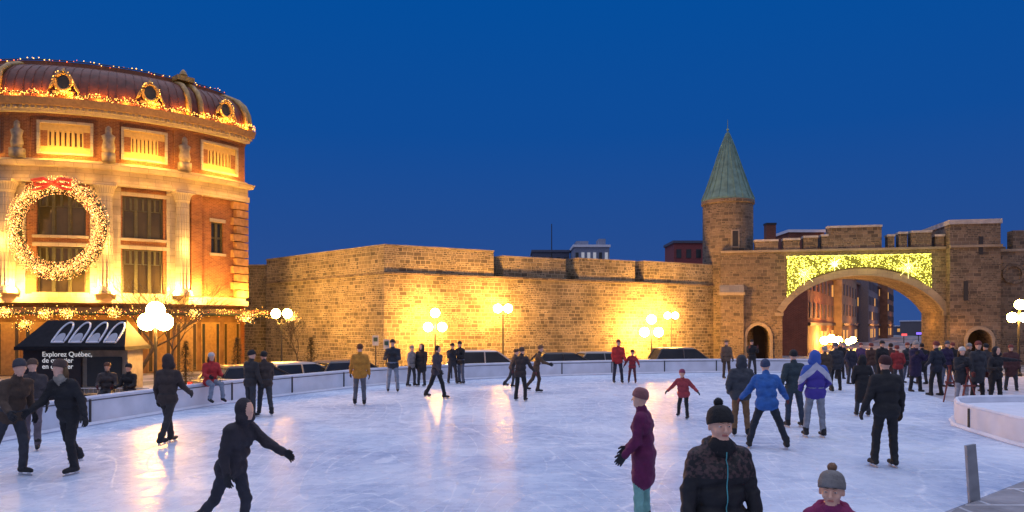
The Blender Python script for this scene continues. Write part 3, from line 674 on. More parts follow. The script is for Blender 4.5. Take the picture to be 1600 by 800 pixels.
for i in range(11):
    a=-.3+i*.135
    band('shop_door_frame',mat('brass_frame',(.3,.18,.06),.4),GZ+.05,2.5,-.27,t0=a-.006,t1=a+.106,depth=.29,seg=200)
    mb=MB(); t0,t1,z0,z1=a,a+.1,GZ+.1,2.4; mb.add([cp(t0,z0,-.262),cp(t1,z0,-.262),cp(t1,z1,-.262),cp(t0,z1,-.262)],[(0,1,2,3)])
    mb.obj('shop_door',WGLASS if i%3 else GLASS,CP)
# wreath
WR=thing('christmas_wreath','giant lit wreath with red bow on theatre facade','wreath',(at(92,41.0),41.0,GZ))
wz=zz(357,41.0)-GZ; mb=MB(); Rm=2.4
for i in range(2600):
    a=random.uniform(0,2*pi); rr=random.gauss(0,.2); r=Rm+rr; y=random.gauss(0,.15)
    c=Vector((r*cos(a),y,wz+r*sin(a))); d=Vector((random.gauss(0,1),random.gauss(0,1),random.gauss(0,1))).normalized()*.16; e=d.cross(Vector((0,1,.3))).normalized()*.03
    mb.add([c-e,c+e,c+d],[(0,1,2)])
mb.tube([(Rm*cos(2*pi*i/40),0,wz+Rm*sin(2*pi*i/40)) for i in range(41)],.28,8)
mb.obj('wreath_ring',GREENERY,WR,uv=False)
mb=MB()
for i in range(4600):
    a=random.uniform(0,2*pi); r=Rm+max(-.5,min(.5,random.gauss(0,.26))); mb.bulb((r*cos(a),-.36+abs(r-Rm)*.4,wz+r*sin(a)),random.uniform(.01,.028),0 if random.random()<.93 else 1)
mb.obj('light_bulbs',[mat('amber_bulb',(1,.6,.3),.4,emit=3.6,ecol=(1,.36,.09),nosample=True),BULB_W],WR,uv=False,kind='stuff')
mb=MB(); mb.M=Matrix.Translation(Vector((0,-.55,wz+2.45)))@Matrix.Diagonal((.9,.8,.7,1))
for s in (-1,1):
    mb.tube([(0,0,0),(s*.5,-.1,.3),(s*1.15,-.1,.14),(s*1.05,0,-.2),(s*.4,0,-.1),(0,0,0)],[.07,.14,.18,.15,.1,.07],6)
    mb.tube([(0,0,-.05),(s*.5,-.05,-.4),(s*1.2,-.05,-.6)],[.06,.12,.1],6)
mb.sphere((0,-.05,0),.16); mb.obj('bow',RED,WR,smooth=True)
for i in range(8):
    a=2*pi*i/8; plight(WR,(Rm*cos(a),-.75,wz+Rm*sin(a)),22,(1,.46,.1),.3,'glow_light')

# ------------------------------------------------------------ street lamps
def lamp(x,d,globes,label,base=GZ,power=GLOBE,r=.2):
    t=thing('street_lamp',label,'street lamp',(at(x,d),d,base)); t['group']='lit globe street lamps'
    top=max(zz(g[1],d) for g in globes)-base
    mb=MB(); zc=top-.35
    mb.lathe([(.16,0),(.16,.25),(.09,.4),(.06,.6),(.045,zc)],10); mb.obj('post',IRON,t)
    for gx,gy in globes:
        lx=(gx-x)*d/F; lz=zz(gy,d)-base
        mb=MB(); mb.tube([(0,0,zc-.25),(lx*.6,0,zc-.28),(lx,0,lz-.32),(lx,0,lz-.15)],.025,6); mb.lathe([(.04,-.24),(.09,-.16),(.08,-.13)],8,(lx,0,lz)); mb.obj('arm',IRON,t)
        mb=MB(); mb.sphere((lx,0,lz),r,12,8); mb.obj('globe',power,t,smooth=True)
lamp(243,25,[(230,503),(256,503),(243,485)],'cast iron street lamp with three glowing globes',r=.3,power=GLOBE2)
lamp(440,44,[(431,490),(449,490)],'twin globe street lamp in front of rampart',r=.28)
lamp(680,44.6,[(669,511),(691,511),(680,489)],'cast iron street lamp with three glowing globes',r=.28)
lamp(786,47.4,[(778,482),(794,482)],'twin globe street lamp in front of rampart',r=.28)
lamp(1018,53.6,[(1007,519),(1029,519),(1018,499)],'cast iron street lamp with three glowing globes',r=.34)
lamp(1049,55.0,[(1043,493),(1055,493)],'twin globe street lamp in front of rampart',r=.25)
lamp(1592,40,[(1582,496),(1602,496),(1594,476)],'cast iron street lamp with three glowing globes',r=.27,power=GLOBE2)
lamp(1299,75,[(1288,532),(1299,529),(1310,532)],'low street lamp cluster glowing under the arch',r=.4,power=GLOBE2)
lamp(1329,90,[(1326,534),(1333,531)],'street lamp glowing beyond the arch',r=.38,power=GLOBE2)

# ------------------------------------------------------------ kiosk
KD=24; KX0,KX1=at(36,KD),at(200,KD); KW=KX1-KX0
K_=thing('information_kiosk','dark hip-roofed kiosk with white lettering and snowy roof','kiosk',(KX0,KD,GZ))
ze=zz(541,KD)-GZ; zr=zz(500,KD)-GZ
KD_=mat('kiosk_dark',(.018,.018,.022),.85,spec=.2)
mb=MB(); mb.box(0,KW*.55,.0,1.1,0,ze-.05); mb.obj('dark_wall',mat('kiosk_panel',(.025,.02,.025),.7),K_)
mb=MB(); mb.box(KW*.55+.002,KW*.98,.1,1.1,0,ze-.12); mb.obj('booth_wall',mat('booth_beige',(.24,.22,.19),.7),K_)
mb=MB(); mb.box(KW*.6,KW*.93,.05,.09,.9,ze-.35); mb.obj('booth_window',GLASS,K_)
mb=MB(); mb.add([(-.05,-.3,ze),(KW+.05,-.3,ze),(KW+.05,1.3,ze),(-.05,1.3,ze),(.5,.5,zr),(KW-.3,.5,zr)],[(0,1,5,4),(1,2,5),(2,3,4,5),(3,0,4),(3,2,1,0)])
mb.box(-.08,KW+.08,-.33,1.33,ze-.12,ze-.003); mb.obj('roof',KD_,K_)
mb2=MB()
for i in range(4):
    cx=KW*.36+i*KW*.165; pts=[]
    for j in range(15):
        a=pi*j/14; pts.append((cx-.2*cos(a)+.0,.25+.62*sin(a)**.6 if 0<j<14 else .2))
    W3=lambda p,dz=0: (p[0]+.12*p[1],-.3+.8*p[1],ze+(zr-ze)*p[1]+.03+dz)
    mb2.tube([W3(p) for p in pts]+[W3((cx+.2,.12)),W3((cx-.2,.12)),W3(pts[0])],.032,5)
    inn=[(cx+(p[0]-cx)*.72,.12+(p[1]-.12)*.42) for p in pts]
    n=len(inn); mb2.add([W3(p) for p in inn]+[W3(p,.03) for p in inn],[tuple(range(n,2*n)),tuple(range(n,2*n))[::-1]]+[(a,(a+1)%n,n+(a+1)%n,n+a) for a in range(n)])
mb2.obj('roof_snow',SNOW,K_)
def text(s,size,parent,loc,m,name='lettering',rot=(pi/2,0,0)):
    cu=bpy.data.curves.new(name,'FONT'); cu.body=s; cu.size=size; cu.extrude=.003; cu.offset=.003
    o=bpy.data.objects.new('tmp',cu); col.objects.link(o); dg=bpy.context.evaluated_depsgraph_get(); me=bpy.data.meshes.new_from_object(o.evaluated_get(dg)); bpy.data.objects.remove(o)
    me.materials.clear(); me.materials.append(m); q=bpy.data.objects.new(name,me); col.objects.link(q); q.parent=parent; q.location=loc; q.rotation_euler=rot; return q
TW=mat('white_lettering',(.8,.8,.8),.6,emit=.35,ecol=(1,1,1),nosample=True)
k=KD/F
for i,s in enumerate(('Explorez Québec,','de quartier','en quartier')):
    text(s,.225,K_,((66-36)*k,-.012,zz(557+i*9.5,KD)-GZ),TW)

# ------------------------------------------------------------ trees
def bare_tree(x,y,H,label,spread=.5):
    t=thing('bare_tree',label,'tree',(x,y,GZ)); tr=MB(); br=MB()
    def rec(p,d,l,r,lev):
        pts=[p]; rr=[r]; q=p; dd=d.copy(); n=4
        for i in range(n):
            dd=(dd+Vector((random.gauss(0,.12),random.gauss(0,.12),random.gauss(0.03,.06)))).normalized(); q=q+dd*l/n; pts.append(q); rr.append(r*(1-.35*(i+1)/n))
            if lev>0 and i>=1 and lev<4: 
                if random.random()<.7: 
                    nd=(dd+Vector((random.gauss(0,spread),random.gauss(0,spread),random.uniform(-.1,.4)))).normalized(); rec(q,nd,l*random.uniform(.55,.75),max(.006,rr[-1]*.55),lev+1)
        (tr if lev==0 else br).tube(pts,rr,6 if lev<2 else 4)
        if lev<4:
            for _ in range(3 if lev<2 else 2):
                nd=(dd+Vector((random.gauss(0,spread),random.gauss(0,spread),random.uniform(0,.4)))).normalized(); rec(q,nd,l*random.uniform(.6,.8),max(.007,rr[-1]*.66),lev+1)
    rec(Vector((0,0,0)),Vector((0,0,1)),H*.35,H*.015,0)
    tr.obj('trunk',BARK,t,uv=False,smooth=True); br.obj('crown',BARK,t,uv=False)
bare_tree(at(205,31),31,6.4,'small leafless tree before the theatre',.6)
bare_tree(at(262,33),33,5.2,'thin leafless tree beside street lamp',.6)
bare_tree(at(470,40),40,3.6,'small leafless tree near the rampart')
def fir(x,y,H,label):
    t=thing('fir_tree',label,'tree',(x,y,GZ)); mb=MB(); mb.tube([(0,0,0),(0,0,H*.9)],[.06,.02],6); mb.obj('trunk',BARK,t,uv=False)
    mb=MB()
    for i in range(1100):
        z=random.uniform(.12,1)*H; r=(1-z/H)*H*.26*random.uniform(.4,1.1)+.03; a=random.uniform(0,2*pi); c=Vector((r*cos(a),r*sin(a),z)); d=Vector((cos(a)+random.gauss(0,.3),sin(a)+random.gauss(0,.3),random.uniform(-.5,.2))).normalized()*.16; e=d.cross(Vector((0,0,1))).normalized()*.035
        mb.add([c-e,c+e,c+d],[(0,1,2)])
    mb.obj('crown',mat('dry_fir',(.10,.07,.025),.9,.5,9),t,uv=False)
fir(at(371,36),36,2.3,'small decorative fir lit by canopy lights'); fir(at(486,38),38,2.3,'small decorative fir beside rampart'); fir(at(290,34),34,2.2,'small decorative fir under canopy')
for xx,yy,dd in ((8,487,39),(37,507,39),(70,490,38),(105,490,38),(178,488,38),(302,490,38),(385,496,39),(455,496,39)):
    t=thing('light_ball','ball of golden fairy lights hanging by the canopy','christmas lights',(at(xx,dd),dd,zz(yy,dd)),group='light balls along the canopy'); mb=MB()
    for i in range(150):
        v=Vector((random.gauss(0,1),random.gauss(0,1),random.gauss(0,.8)))*.17; mb.bulb(v,random.uniform(.010,.022),random.choice((0,0,0,0,1)))
    mb.obj('light_bulbs',[BULB_G,BULB_W],t,uv=False,kind='stuff'); mb=MB(); mb.tube([(0,0,0),(0,0,.6)],.015,4); mb.obj('hanger',IRON,t)
    plight(t,(0,-.6,0),45,(1,.46,.06),.2,'glow_light')

# ------------------------------------------------------------ cars
def car(x,d,rz,c,label,suv=False):
    t=thing('parked_car',label,'car',(at(x,d),d,GZ),rz,group='cars parked beside the rink')
    hr=1.62 if suv else 1.42; paint=mat('car_paint',c,.3,.05,2); 
    st=[(-2.25,.45,.72,.7),(-2.15,.3,.92,.82),(-1.6,.25,1.0,.88),(-.5,.24,1.0,.9),(.7,.24,.98,.9),(1.3,.25,.92,.88),(1.95,.28,.82,.82),(2.2,.35,.68,.72),(2.27,.45,.58,.62)]
    mb=MB(); vs=[]
    for (xx,zb,zt,w_) in st: vs+=[(xx,-w_*.95,zb),(xx,-w_,(zb+zt)/2),(xx,-w_*.96,zt-.08),(xx,-w_*.86,zt),(xx,w_*.86,zt),(xx,w_*.96,zt-.08),(xx,w_,(zb+zt)/2),(xx,w_*.95,zb)]
    fs=[(i*8+j,i*8+8+j,i*8+8+(j+1)%8,i*8+(j+1)%8) for i in range(len(st)-1) for j in range(8)]+[tuple(range(8)),tuple(range(8*len(st)-8,8*len(st)))[::-1]]
    mb.add(vs,[f[::-1] for f in fs]); mb.obj('body',paint,t,smooth=False)
    xb=-2.0 if suv else -1.8
    mb=MB(); b=[(xb,.78,.97),(xb+.35,.66,hr-.05),(.25,.68,hr-.05),(1.1,.78,.95)]
    vs=[(p[0],-p[1],p[2]) for p in b]+[(p[0],p[1],p[2]) for p in b]; mb.add(vs,[(0,3,2,1),(4,5,6,7),(0,1,5,4),(1,2,6,5),(2,3,7,6)]); mb.obj('window',GLASS,t)
    mb=MB(); mb.add([(xb+.3,-.67,hr-.05),(.3,-.69,hr-.05),(.3,.69,hr-.05),(xb+.3,.67,hr-.05),(xb+.45,-.58,hr+.02),(.15,-.6,hr+.02),(.15,.6,hr+.02),(xb+.45,.58,hr+.02)],[(4,5,6,7),(0,1,5,4),(1,2,6,5),(2,3,7,6),(3,0,4,7)])
    for s in (-1,1):
        for (xa,za,xc,zc,ya,yc) in ((1.12,.95,.27,hr-.04,.79,.69),(-.4,.99,-.42,hr-.04,.8,.69),(xb-.02,.97,xb+.33,hr-.04,.79,.67)): mb.tube([(xa,s*ya,za),(xc,s*yc,zc)],.035,5)
    mb.obj('roof',paint,t)
    mb=MB(); mb.lathe([(.2,-.1),(.32,-.1),(.34,-.06),(.34,.06),(.32,.1),(.2,.1)],20); mw=None
    for (wx,s) in ((1.4,-1),(1.4,1),(-1.4,-1),(-1.4,1)):
        if mw is None:
            mw=mb.obj('tyre',mat('rubber',(.02,.02,.02),.9),t,loc=(wx,s*.82,.34),rot=(pi/2,0,0)); m2=MB(); m2.lathe([(.2,-.08),(.19,.09),(.05,.11)],12); rm=m2.obj('rim',mat('alloy',(.4,.4,.42),.3,metal=.8),mw); 
        else:
            q=dup(mw,t,(wx,s*.82,.34)); dup(rm,q)
    mb=MB(); mb.box(2.08,2.24,-.7,-.42,.6,.72); hl=mb.obj('headlight',mat('headlight_glass',(.6,.6,.6),.2),t); dup(hl,t,(0,1.12,0))
    mb=MB(); mb.box(-2.24,-2.1,-.74,-.5,.7,.88); hl=mb.obj('tail_light',mat('tail_red',(.4,.02,.02),.3,emit=.3,ecol=(1,.05,.02)),t); dup(hl,t,(0,1.24,0))
car(765,37.5,rad(15),(.5,.5,.52),'white parked car behind the rink boards',True)
car(550,31,rad(45),(.05,.05,.06),'dark parked car reflecting golden lamps')
car(400,27.5,rad(50),(.03,.03,.035),'black parked car behind the rink boards')
car(885,40,rad(15),(.03,.03,.035),'black parked car behind the rink boards')
car(948,41,rad(15),(.25,.26,.28),'grey parked car behind the rink boards')
car(1072,42,rad(8),(.1,.1,.11),'dark grey parked car behind the rink boards',True)
car(470,29.5,rad(50),(.3,.3,.32),'silver parked car behind the rink boards')

# ------------------------------------------------------------ street furniture
def sign(x,d,ytop,label,c=(.6,.6,.6),base=GZ):
    t=thing('parking_sign',label,'sign',(at(x,d),d,base)); z=zz(ytop,d)-base
    mb=MB(); mb.tube([(0,0,0),(0,0,z)],.03,6); mb.obj('post',IRON,t); mb=MB(); mb.box(-.15,.15,-.05,-.03,z-.5,z); mb.obj('sign_face',mat('sign_white',c,.5),t)
    mb=MB(); mb.box(-.1,.1,-.056,-.052,z-.3,z-.1); mb.obj('sign_mark',mat('sign_ink',(.05,.12,.08),.5),t)
sign(587,36,524,'white parking sign on a thin post'); sign(604,37,530,'white parking sign on a thin post'); sign(1467,42,540,'white street sign on a thin post')
px,py=G(1523,793)
t=thing('metal_bollard','flat grey steel bollard standing on the platform edge','bollard',(px,py,0.0),rad(8)); mb=MB(); mb.add([(-.075,-.02,0),(.075,-.02,0),(.075,.02,0),(-.075,.02,0),(-.13,-.02,.78),(-.0,-.02,.8),(-.0,.02,.8),(-.13,.02,.78)],[(3,2,1,0),(4,5,6,7),(0,1,5,4),(1,2,6,5),(2,3,7,6),(3,0,4,7)]); mb.obj('steel_plate',mat('galvanised',(.3,.31,.33),.45,.2,6,metal=.3),t)
mb=MB(); mb.box(-.1,.1,-.06,.06,.001,.02); mb.obj('base_plate',IRON,t)
def barrier(x,d,label):
    t=thing('crowd_barrier',label,'barrier',(at(x,d),d,GZ)); mb=MB()
    mb.tube([(-1,0,.1),(-1,0,1.05),(1,0,1.05),(1,0,.1)],.02,5); mb.tube([(-1,0,.2),(1,0,.2)],.015,5)
    for i in range(15): mb.tube([(-.9+i*.129,0,.2),(-.9+i*.129,0,1.05)],.008,4)
    mb.obj('frame',mat('galvanised2',(.4,.4,.42),.4,metal=.5),t)
    for a in (-.9,.85): mb=MB(); mb.box(a,a+.05,-.3,.3,0,.06); mb.obj('foot',IRON,t)
barrier(180,21.5,'galvanised crowd barrier behind the boards'); barrier(360,25,'galvanised crowd barrier behind the boards')
t=thing('bench','tall dark bench behind rink boards under seated people','bench',(at(186,20.6),20.6,GZ)); mb=MB(); mb.box(-1.1,1.1,-.2,.25,.9,.97); mb.obj('seat',DARK,t); mb=MB(); mb.box(-1,-.92,-.18,.22,0,.9); lg=mb.obj('leg',DARK,t); dup(lg,t,(1.9,0,0))

# ------------------------------------------------------------ people
def surfnet(Fv,xs,ys,zs):
    ins=Fv<0
    s=np.zeros(tuple(n-1 for n in Fv.shape),np.int8)
    for a in (0,1):
        for b in (0,1):
            for c in (0,1): s+=ins[a:ins.shape[0]-1+a,b:ins.shape[1]-1+b,c:ins.shape[2]-1+c]
    mixed=(s>0)&(s<8); idx=-np.ones(s.shape,np.int64); I,J,K=np.nonzero(mixed); n=len(I); idx[mixed]=np.arange(n)
    P=np.zeros((n,3)); cnt=np.zeros(n)
    cs=[(a,b,c) for a in (0,1) for b in (0,1) for c in (0,1)]
    for a in cs:
        for ax in range(3):
            if a[ax]==1: continue
            b=list(a); b[ax]=1
            va=Fv[I+a[0],J+a[1],K+a[2]]; vb=Fv[I+b[0],J+b[1],K+b[2]]; m=(va<0)!=(vb<0)
            t=np.where(m,va/np.where(m,va-vb,1),0)
            pa=np.stack([xs[I+a[0]],ys[J+a[1]],zs[K+a[2]]],1); pb=np.stack([xs[I+b[0]],ys[J+b[1]],zs[K+b[2]]],1)
            P+=(pa+(pb-pa)*t[:,None])*m[:,None]; cnt+=m
    P/=cnt[:,None]; Q=[]
    def emit(q,flip):
        q=np.stack(q,1); q[flip]=q[flip][:,::-1]; Q.append(q)
    e=ins[:-1,1:-1,1:-1]!=ins[1:,1:-1,1:-1]; i,j,k=np.nonzero(e); j=j+1;k=k+1
    emit([idx[i,j-1,k-1],idx[i,j,k-1],idx[i,j,k],idx[i,j-1,k]],~ins[i,j,k])
    e=ins[1:-1,:-1,1:-1]!=ins[1:-1,1:,1:-1]; i,j,k=np.nonzero(e); i=i+1;k=k+1
    emit([idx[i-1,j,k-1],idx[i-1,j,k],idx[i,j,k],idx[i,j,k-1]],~ins[i,j,k])
    e=ins[1:-1,1:-1,:-1]!=ins[1:-1,1:-1,1:]; i,j,k=np.nonzero(e); i=i+1;j=j+1
    emit([idx[i-1,j-1,k],idx[i,j-1,k],idx[i,j,k],idx[i-1,j,k]],~ins[i,j,k])
    return P,np.concatenate(Q)
def pdist(p,X,Y,Z):
    if p[0]=='c':
        a,b=np.array(p[1],float),np.array(p[2],float); d=b-a; l2=max(d@d,1e-9)
        t=np.clip(((X-a[0])*d[0]+(Y-a[1])*d[1]+(Z-a[2])*d[2])/l2,0,1)
        return np.sqrt((X-a[0]-d[0]*t)**2+(Y-a[1]-d[1]*t)**2+(Z-a[2]-d[2]*t)**2)-(p[3]+(p[4]-p[3])*t)
    c,r=p[1],p[2]
    q=np.sqrt(((X-c[0])/r[0])**2+((Y-c[1])/r[1])**2+((Z-c[2])/r[2])**2); return (q-1)*min(r)
def bbox(p):
    if p[0]=='c':
        r=max(p[3],p[4]); return np.minimum(p[1],p[2])-r,np.maximum(p[1],p[2])+r
    return np.array(p[1])-np.array(p[2]),np.array(p[1])+np.array(p[2])
def sdfmesh(prims,cell,k=.03,fold=0,puff=0,ztop=9,sub=[],seed=0,zc=None):
    lo=np.min([bbox(p)[0] for p in prims],0)-cell*2.5-.01; hi=np.max([bbox(p)[1] for p in prims],0)+cell*2.5+.01
    xs,ys,zs=[np.arange(lo[i],hi[i]+cell,cell) for i in range(3)]
    if zc is not None: zs=np.concatenate([np.arange(lo[2],zc,cell*2.5),np.arange(zc,hi[2]+cell,cell)])
    Fv=np.full((len(xs),len(ys),len(zs)),.25)
    for p in prims:
        a,b=bbox(p); mg=.06+cell*2
        sl=[]
        for ax,arr in enumerate((xs,ys,zs)): sl.append(slice(max(0,np.searchsorted(arr,a[ax]-mg)),np.searchsorted(arr,b[ax]+mg)))
        X,Y,Z=np.meshgrid(xs[sl[0]],ys[sl[1]],zs[sl[2]],indexing='ij')
        d=pdist(p,X,Y,Z); o=Fv[tuple(sl)]; kk=k
        if p[0]=='c' and max(p[3],p[4])<.016: kk=min(k,.009)
        h=np.maximum(kk-np.abs(o-d),0)/kk; Fv[tuple(sl)]=np.minimum(o,d)-h*h*kk*.25
    for c,r,kk in sub:
        X,Y,Z=np.meshgrid(xs,ys,zs,indexing='ij'); d=-(np.sqrt((X-c[0])**2+(Y-c[1])**2+(Z-c[2])**2)-r)
        h=np.maximum(kk-np.abs(Fv-d),0)/kk; Fv=np.maximum(Fv,d)+h*h*kk*.25
    if fold or puff:
        X,Y,Z=np.meshgrid(xs,ys,zs,indexing='ij'); m=np.clip((ztop-Z)/.05,0,1)
        ph=seed*1.7
        Fv=Fv+m*fold*(np.sin(21*Z+9*np.sin(6*X+ph)+5*np.sin(9*Y))+.8*np.sin(26*X+8*np.sin(11*Z+ph))+.5*np.sin(47*Z+30*X+ph+6*np.sin(13*Y)))*.5
        if puff: Fv=Fv+m*puff*np.abs(np.sin(Z*pi/.085))*np.clip((Z-.8)/.05,0,1)*-1
    P,Qd=surfnet(Fv,xs,ys,zs)
    best=np.full(len(P),9.); tag=np.zeros(len(P),int)
    for p in prims:
        d=pdist(p,P[:,0],P[:,1],P[:,2]); tg=p[5] if p[0]=='c' else p[3]; m=d<best; best[m]=d[m]; tag[m]=tg
    return P,Qd,tag
def meshobj(name,P,Qd,tags,mats,parent,scale=1,loc=None):
    me=bpy.data.meshes.new(name); me.from_pydata((P*scale).tolist(),[],Qd.tolist())
    for m in mats: me.materials.append(m)
    ft=tags[Qd]; ft=np.sort(ft,1)[:,1]; me.polygons.foreach_set('material_index',ft.astype(np.int32))
    me.polygons.foreach_set('use_smooth',[True]*len(Qd)); me.update()
    o=bpy.data.objects.new(name,me); col.objects.link(o); o.parent=parent
    return o
def handmesh(c):
    pr=[]
    for i,(y,l) in enumerate(((-.033,.068),(-.011,.078),(.011,.073),(.033,.058))):
        pr.append(('c',(0,y*.6,-.0),(0,y,-.085),.016,.014,0))
        m=(c*.012,y*1.1,-.085-l*.5); e=(c*.034,y*1.15,-.085-l*.92); pr.append(('c',(0,y,-.085),m,.0125,.011,0)); pr.append(('c',m,e,.011,.009,0))
    pr.append(('c',(0,-.02,-.02),(c*.008,-.058,-.06),.017,.013,0)); pr.append(('c',(c*.008,-.058,-.06),(c*.018,-.068,-.1),.013,.0105,0)); pr.append(('c',(0,0,.04),(0,0,-.02),.032,.028,0))
    P,Q,_=sdfmesh(pr,.0048,.006)
    me=bpy.data.meshes.new('glove'); me.from_pydata(P.tolist(),[],Q.tolist()); me.polygons.foreach_set('use_smooth',[True]*len(Q)); me.materials.append(None); return me
HAND={1:handmesh(-1),-1:handmesh(1)}
SKIN=mat('skin',(.74,.42,.29),.5,.06,20)
def fab(c): return mat('winter_cloth',c,.85,.25,9,.5,45)
BLACK=(.018,.018,.02)
def person(x,y,H,yaw,pose='stand',jk=BLACK,tr=BLACK,label='',hat=None,pom=False,z=0.,cell=.022,coat=0,puff=0,skates=True,scarf=None,hood=False,hair=None,bulk=1.0,face=False,world=False,jmat=None,extra={},headyaw=0,hs=1.0,collar=0,group='people skating and strolling at the rink'):
    s=H/1.75
    X,Y=(x,y) if world else G(x,y)
    t=thing('person',label,'person',(X,Y,z),rad(yaw),group=group)
    D=dict(lean=2,fl=[(3,3,3),(-2,3,2)],ar=[(4,9,14,4),(2,9,12,4)])
    PO={'stand':{},'walk':dict(lean=5,fl=[(22,1,8),(-20,1,12)],ar=[(-18,8,15,2),(20,8,25,2)]),
     'skate':dict(lean=14,fl=[(14,4,22),(-18,9,22)],ar=[(-22,18,18,0),(24,16,28,0)]),
     'glide':dict(lean=12,fl=[(12,7,16),(6,8,20)],ar=[(15,28,20,5),(8,30,20,5)]),
     'wide':dict(lean=14,fl=[(10,18,14),(2,22,10)],ar=[(12,30,18,5),(14,26,32,5)]),
     'arms':dict(lean=8,fl=[(6,5,8),(-14,14,12)],ar=[(8,42,15,0),(5,38,18,0)]),
     'pockets':dict(lean=2,fl=[(2,4,2),(-2,4,2)],ar=[(-8,20,45,28),(-8,20,45,28)]),
     'cross':dict(lean=4,fl=[(2,4,2),(-2,4,2)],ar=[(15,12,95,38),(15,12,95,38)]),
     'stoop':dict(lean=14,fl=[(16,4,24),(-20,6,25)],ar=[(38,10,12,0),(-8,12,20,0)]),
     'sit':dict(lean=4,fl=[(82,6,78),(80,8,85)],ar=[(18,12,60,20),(18,12,60,20)]),
     'point':dict(lean=4,fl=[(3,4,3),(-4,4,3)],ar=[(5,88,6,0),(10,12,70,20)]),
     'phone':dict(lean=3,fl=[(3,4,3),(-4,4,3)],ar=[(35,12,95,18),(35,12,95,18)])}
    D.update(PO[pose]); D.update(extra)
    if not face and pose!='sit':
        J=lambda a:random.uniform(-a,a)
        D['lean']=D['lean']+J(3); D['ar']=[(f+J(9),max(6,si+J(4)),e_+abs(J(16)),i_+J(4)) for f,si,e_,i_ in D['ar']]
        if pose in('stand','pockets','cross','phone'):
            k1=random.uniform(0,9); D['fl']=[(D['fl'][0][0]+k1,3+random.uniform(0,4),D['fl'][0][2]+k1*1.3),(D['fl'][1][0]-J(3),3+random.uniform(0,4),D['fl'][1][2])]
        headyaw=headyaw+J(28)
    Ln=rad(D['lean']); tw=0 if (face or pose=='sit') else random.uniform(-.03,.03)
    def T(px,py,pz): 
        px=px+tw*pz*1.2
        return np.array([px,py*cos(Ln)-pz*sin(Ln),py*sin(Ln)+pz*cos(Ln)])
    B=bulk
    prims=[]; ank=[]
    for i,sd in ((0,1),(1,-1)):
        f,si,kn=[rad(v) for v in D['fl'][i]]
        hip=np.array([sd*.09,0,-.03]); d1=np.array([sd*sin(si),-sin(f)*cos(si),-cos(f)*cos(si)]); kne=hip+d1*.42
        f2=f-kn; d2=np.array([sd*sin(si)*.8,-sin(f2)*cos(si),-cos(f2)*cos(si)]); an=kne+d2*.39
        prims+= [('c',hip,kne,.092,.068,1),('c',kne,an+d2*-.02,.068,.058,1)]
        ank.append((an,sd))
        fd=np.array([0,-1,0]) if not(pose=='sit') else np.array([0,-.95,-.25])
        heel=an+np.array([0,.045,-.045]); toe=an+fd*.165+np.array([0,0,-.052]); prims+=[('c',an+np.array([0,.0,.06]),heel,.056,.044,3),('c',heel,toe,.045,.038,3)]
    prims+=[('c',T(-.07,0,0.02),T(.07,0,0.02),.115,.115,1)]
    prims+=[('c',T(-.075*B,0,-.035),T(.075*B,0,-.035),.132*B,.132*B,0),('c',T(-.06*B,0,.16),T(.06*B,0,.16),.125*B,.125*B,0),('c',T(-.085*B,0.0,.34),T(.085*B,0.,.34),.125*B,.125*B,0),('c',T(-.14,0.01,.45),T(.14,0.01,.45),.085*B,.085*B,0),('c',T(0,0.01,.47),T(0,.0,.56),.09,.07,0 if scarf is None else 4)]
    if coat:
        prims+=[('c',T(-.06,0,0),np.array([-.08,.0,-.05-coat]),.14,.13,0),('c',T(.06,0,0),np.array([.08,.0,-.05-coat]),.14,.13,0),('c',T(0,-.02,0),np.array([0,-.02,-.05-coat]),.14,.14,0)]
    if scarf is not None: prims+=[('c',T(-.03,-.03,.55),T(.03,-.03,.55),.078,.078,4)]
    if collar:
        for q in range(10):
            a0=2*pi*q/10;a1=2*pi*(q+1)/10; R0=.105*collar; prims.append(('c',T(R0*cos(a0),.02+R0*.9*sin(a0),.545+.03*sin(a0)),T(R0*cos(a1),.02+R0*.9*sin(a1),.545+.03*sin(a1)),.034*collar,.034*collar,0))
    wr=[]
    for i,sd in ((0,1),(1,-1)):
        f,si,el_,inn=[rad(v) for v in D['ar'][i]]
        sh=T(sd*.185,0,.455); d1=np.array([sd*sin(si),-sin(f)*cos(si),-cos(f)*cos(si)]); eb=sh+d1*.285
        f2=f+el_; s2=si-inn; d2=np.array([sd*sin(s2),-sin(f2)*cos(s2),-cos(f2)*cos(s2)]); w_=eb+d2*.235
        prims+=[('c',sh,eb,.072*B,.06*B,0),('c',eb,w_,.06*B,.046*B,0)]; wr.append((w_,d2,sd))
    hc=T(0,-.01,.69)+np.array([0,-.01,(hs-1)*.09])
    hy=rad(headyaw)
    def Hh(px,py,pz): return hc+hs*np.array([px*cos(hy)-py*sin(hy),px*sin(hy)+py*cos(hy),pz])
    def hcap(a,b,r1,r2,tg): return ('c',Hh(*a),Hh(*b),r1*hs,r2*hs,tg)
    sk=2
    prims+=[('c',T(0,0,.52),Hh(0,.01,-.04),.056,.056*hs,sk),('e',Hh(0,.014,.028),(.076*hs,.094*hs,.098*hs),sk),hcap((0,-.025,-.015),(0,-.048,-.072),.062,.034,sk),
            hcap((0,-.086,.022),(0,-.106,-.018),.007,.012,sk),hcap((-.076,.012,.012),(-.078,.016,-.015),.013,.011,sk),hcap((.076,.012,.012),(.078,.016,-.015),.013,.011,sk)]
    sub=[]
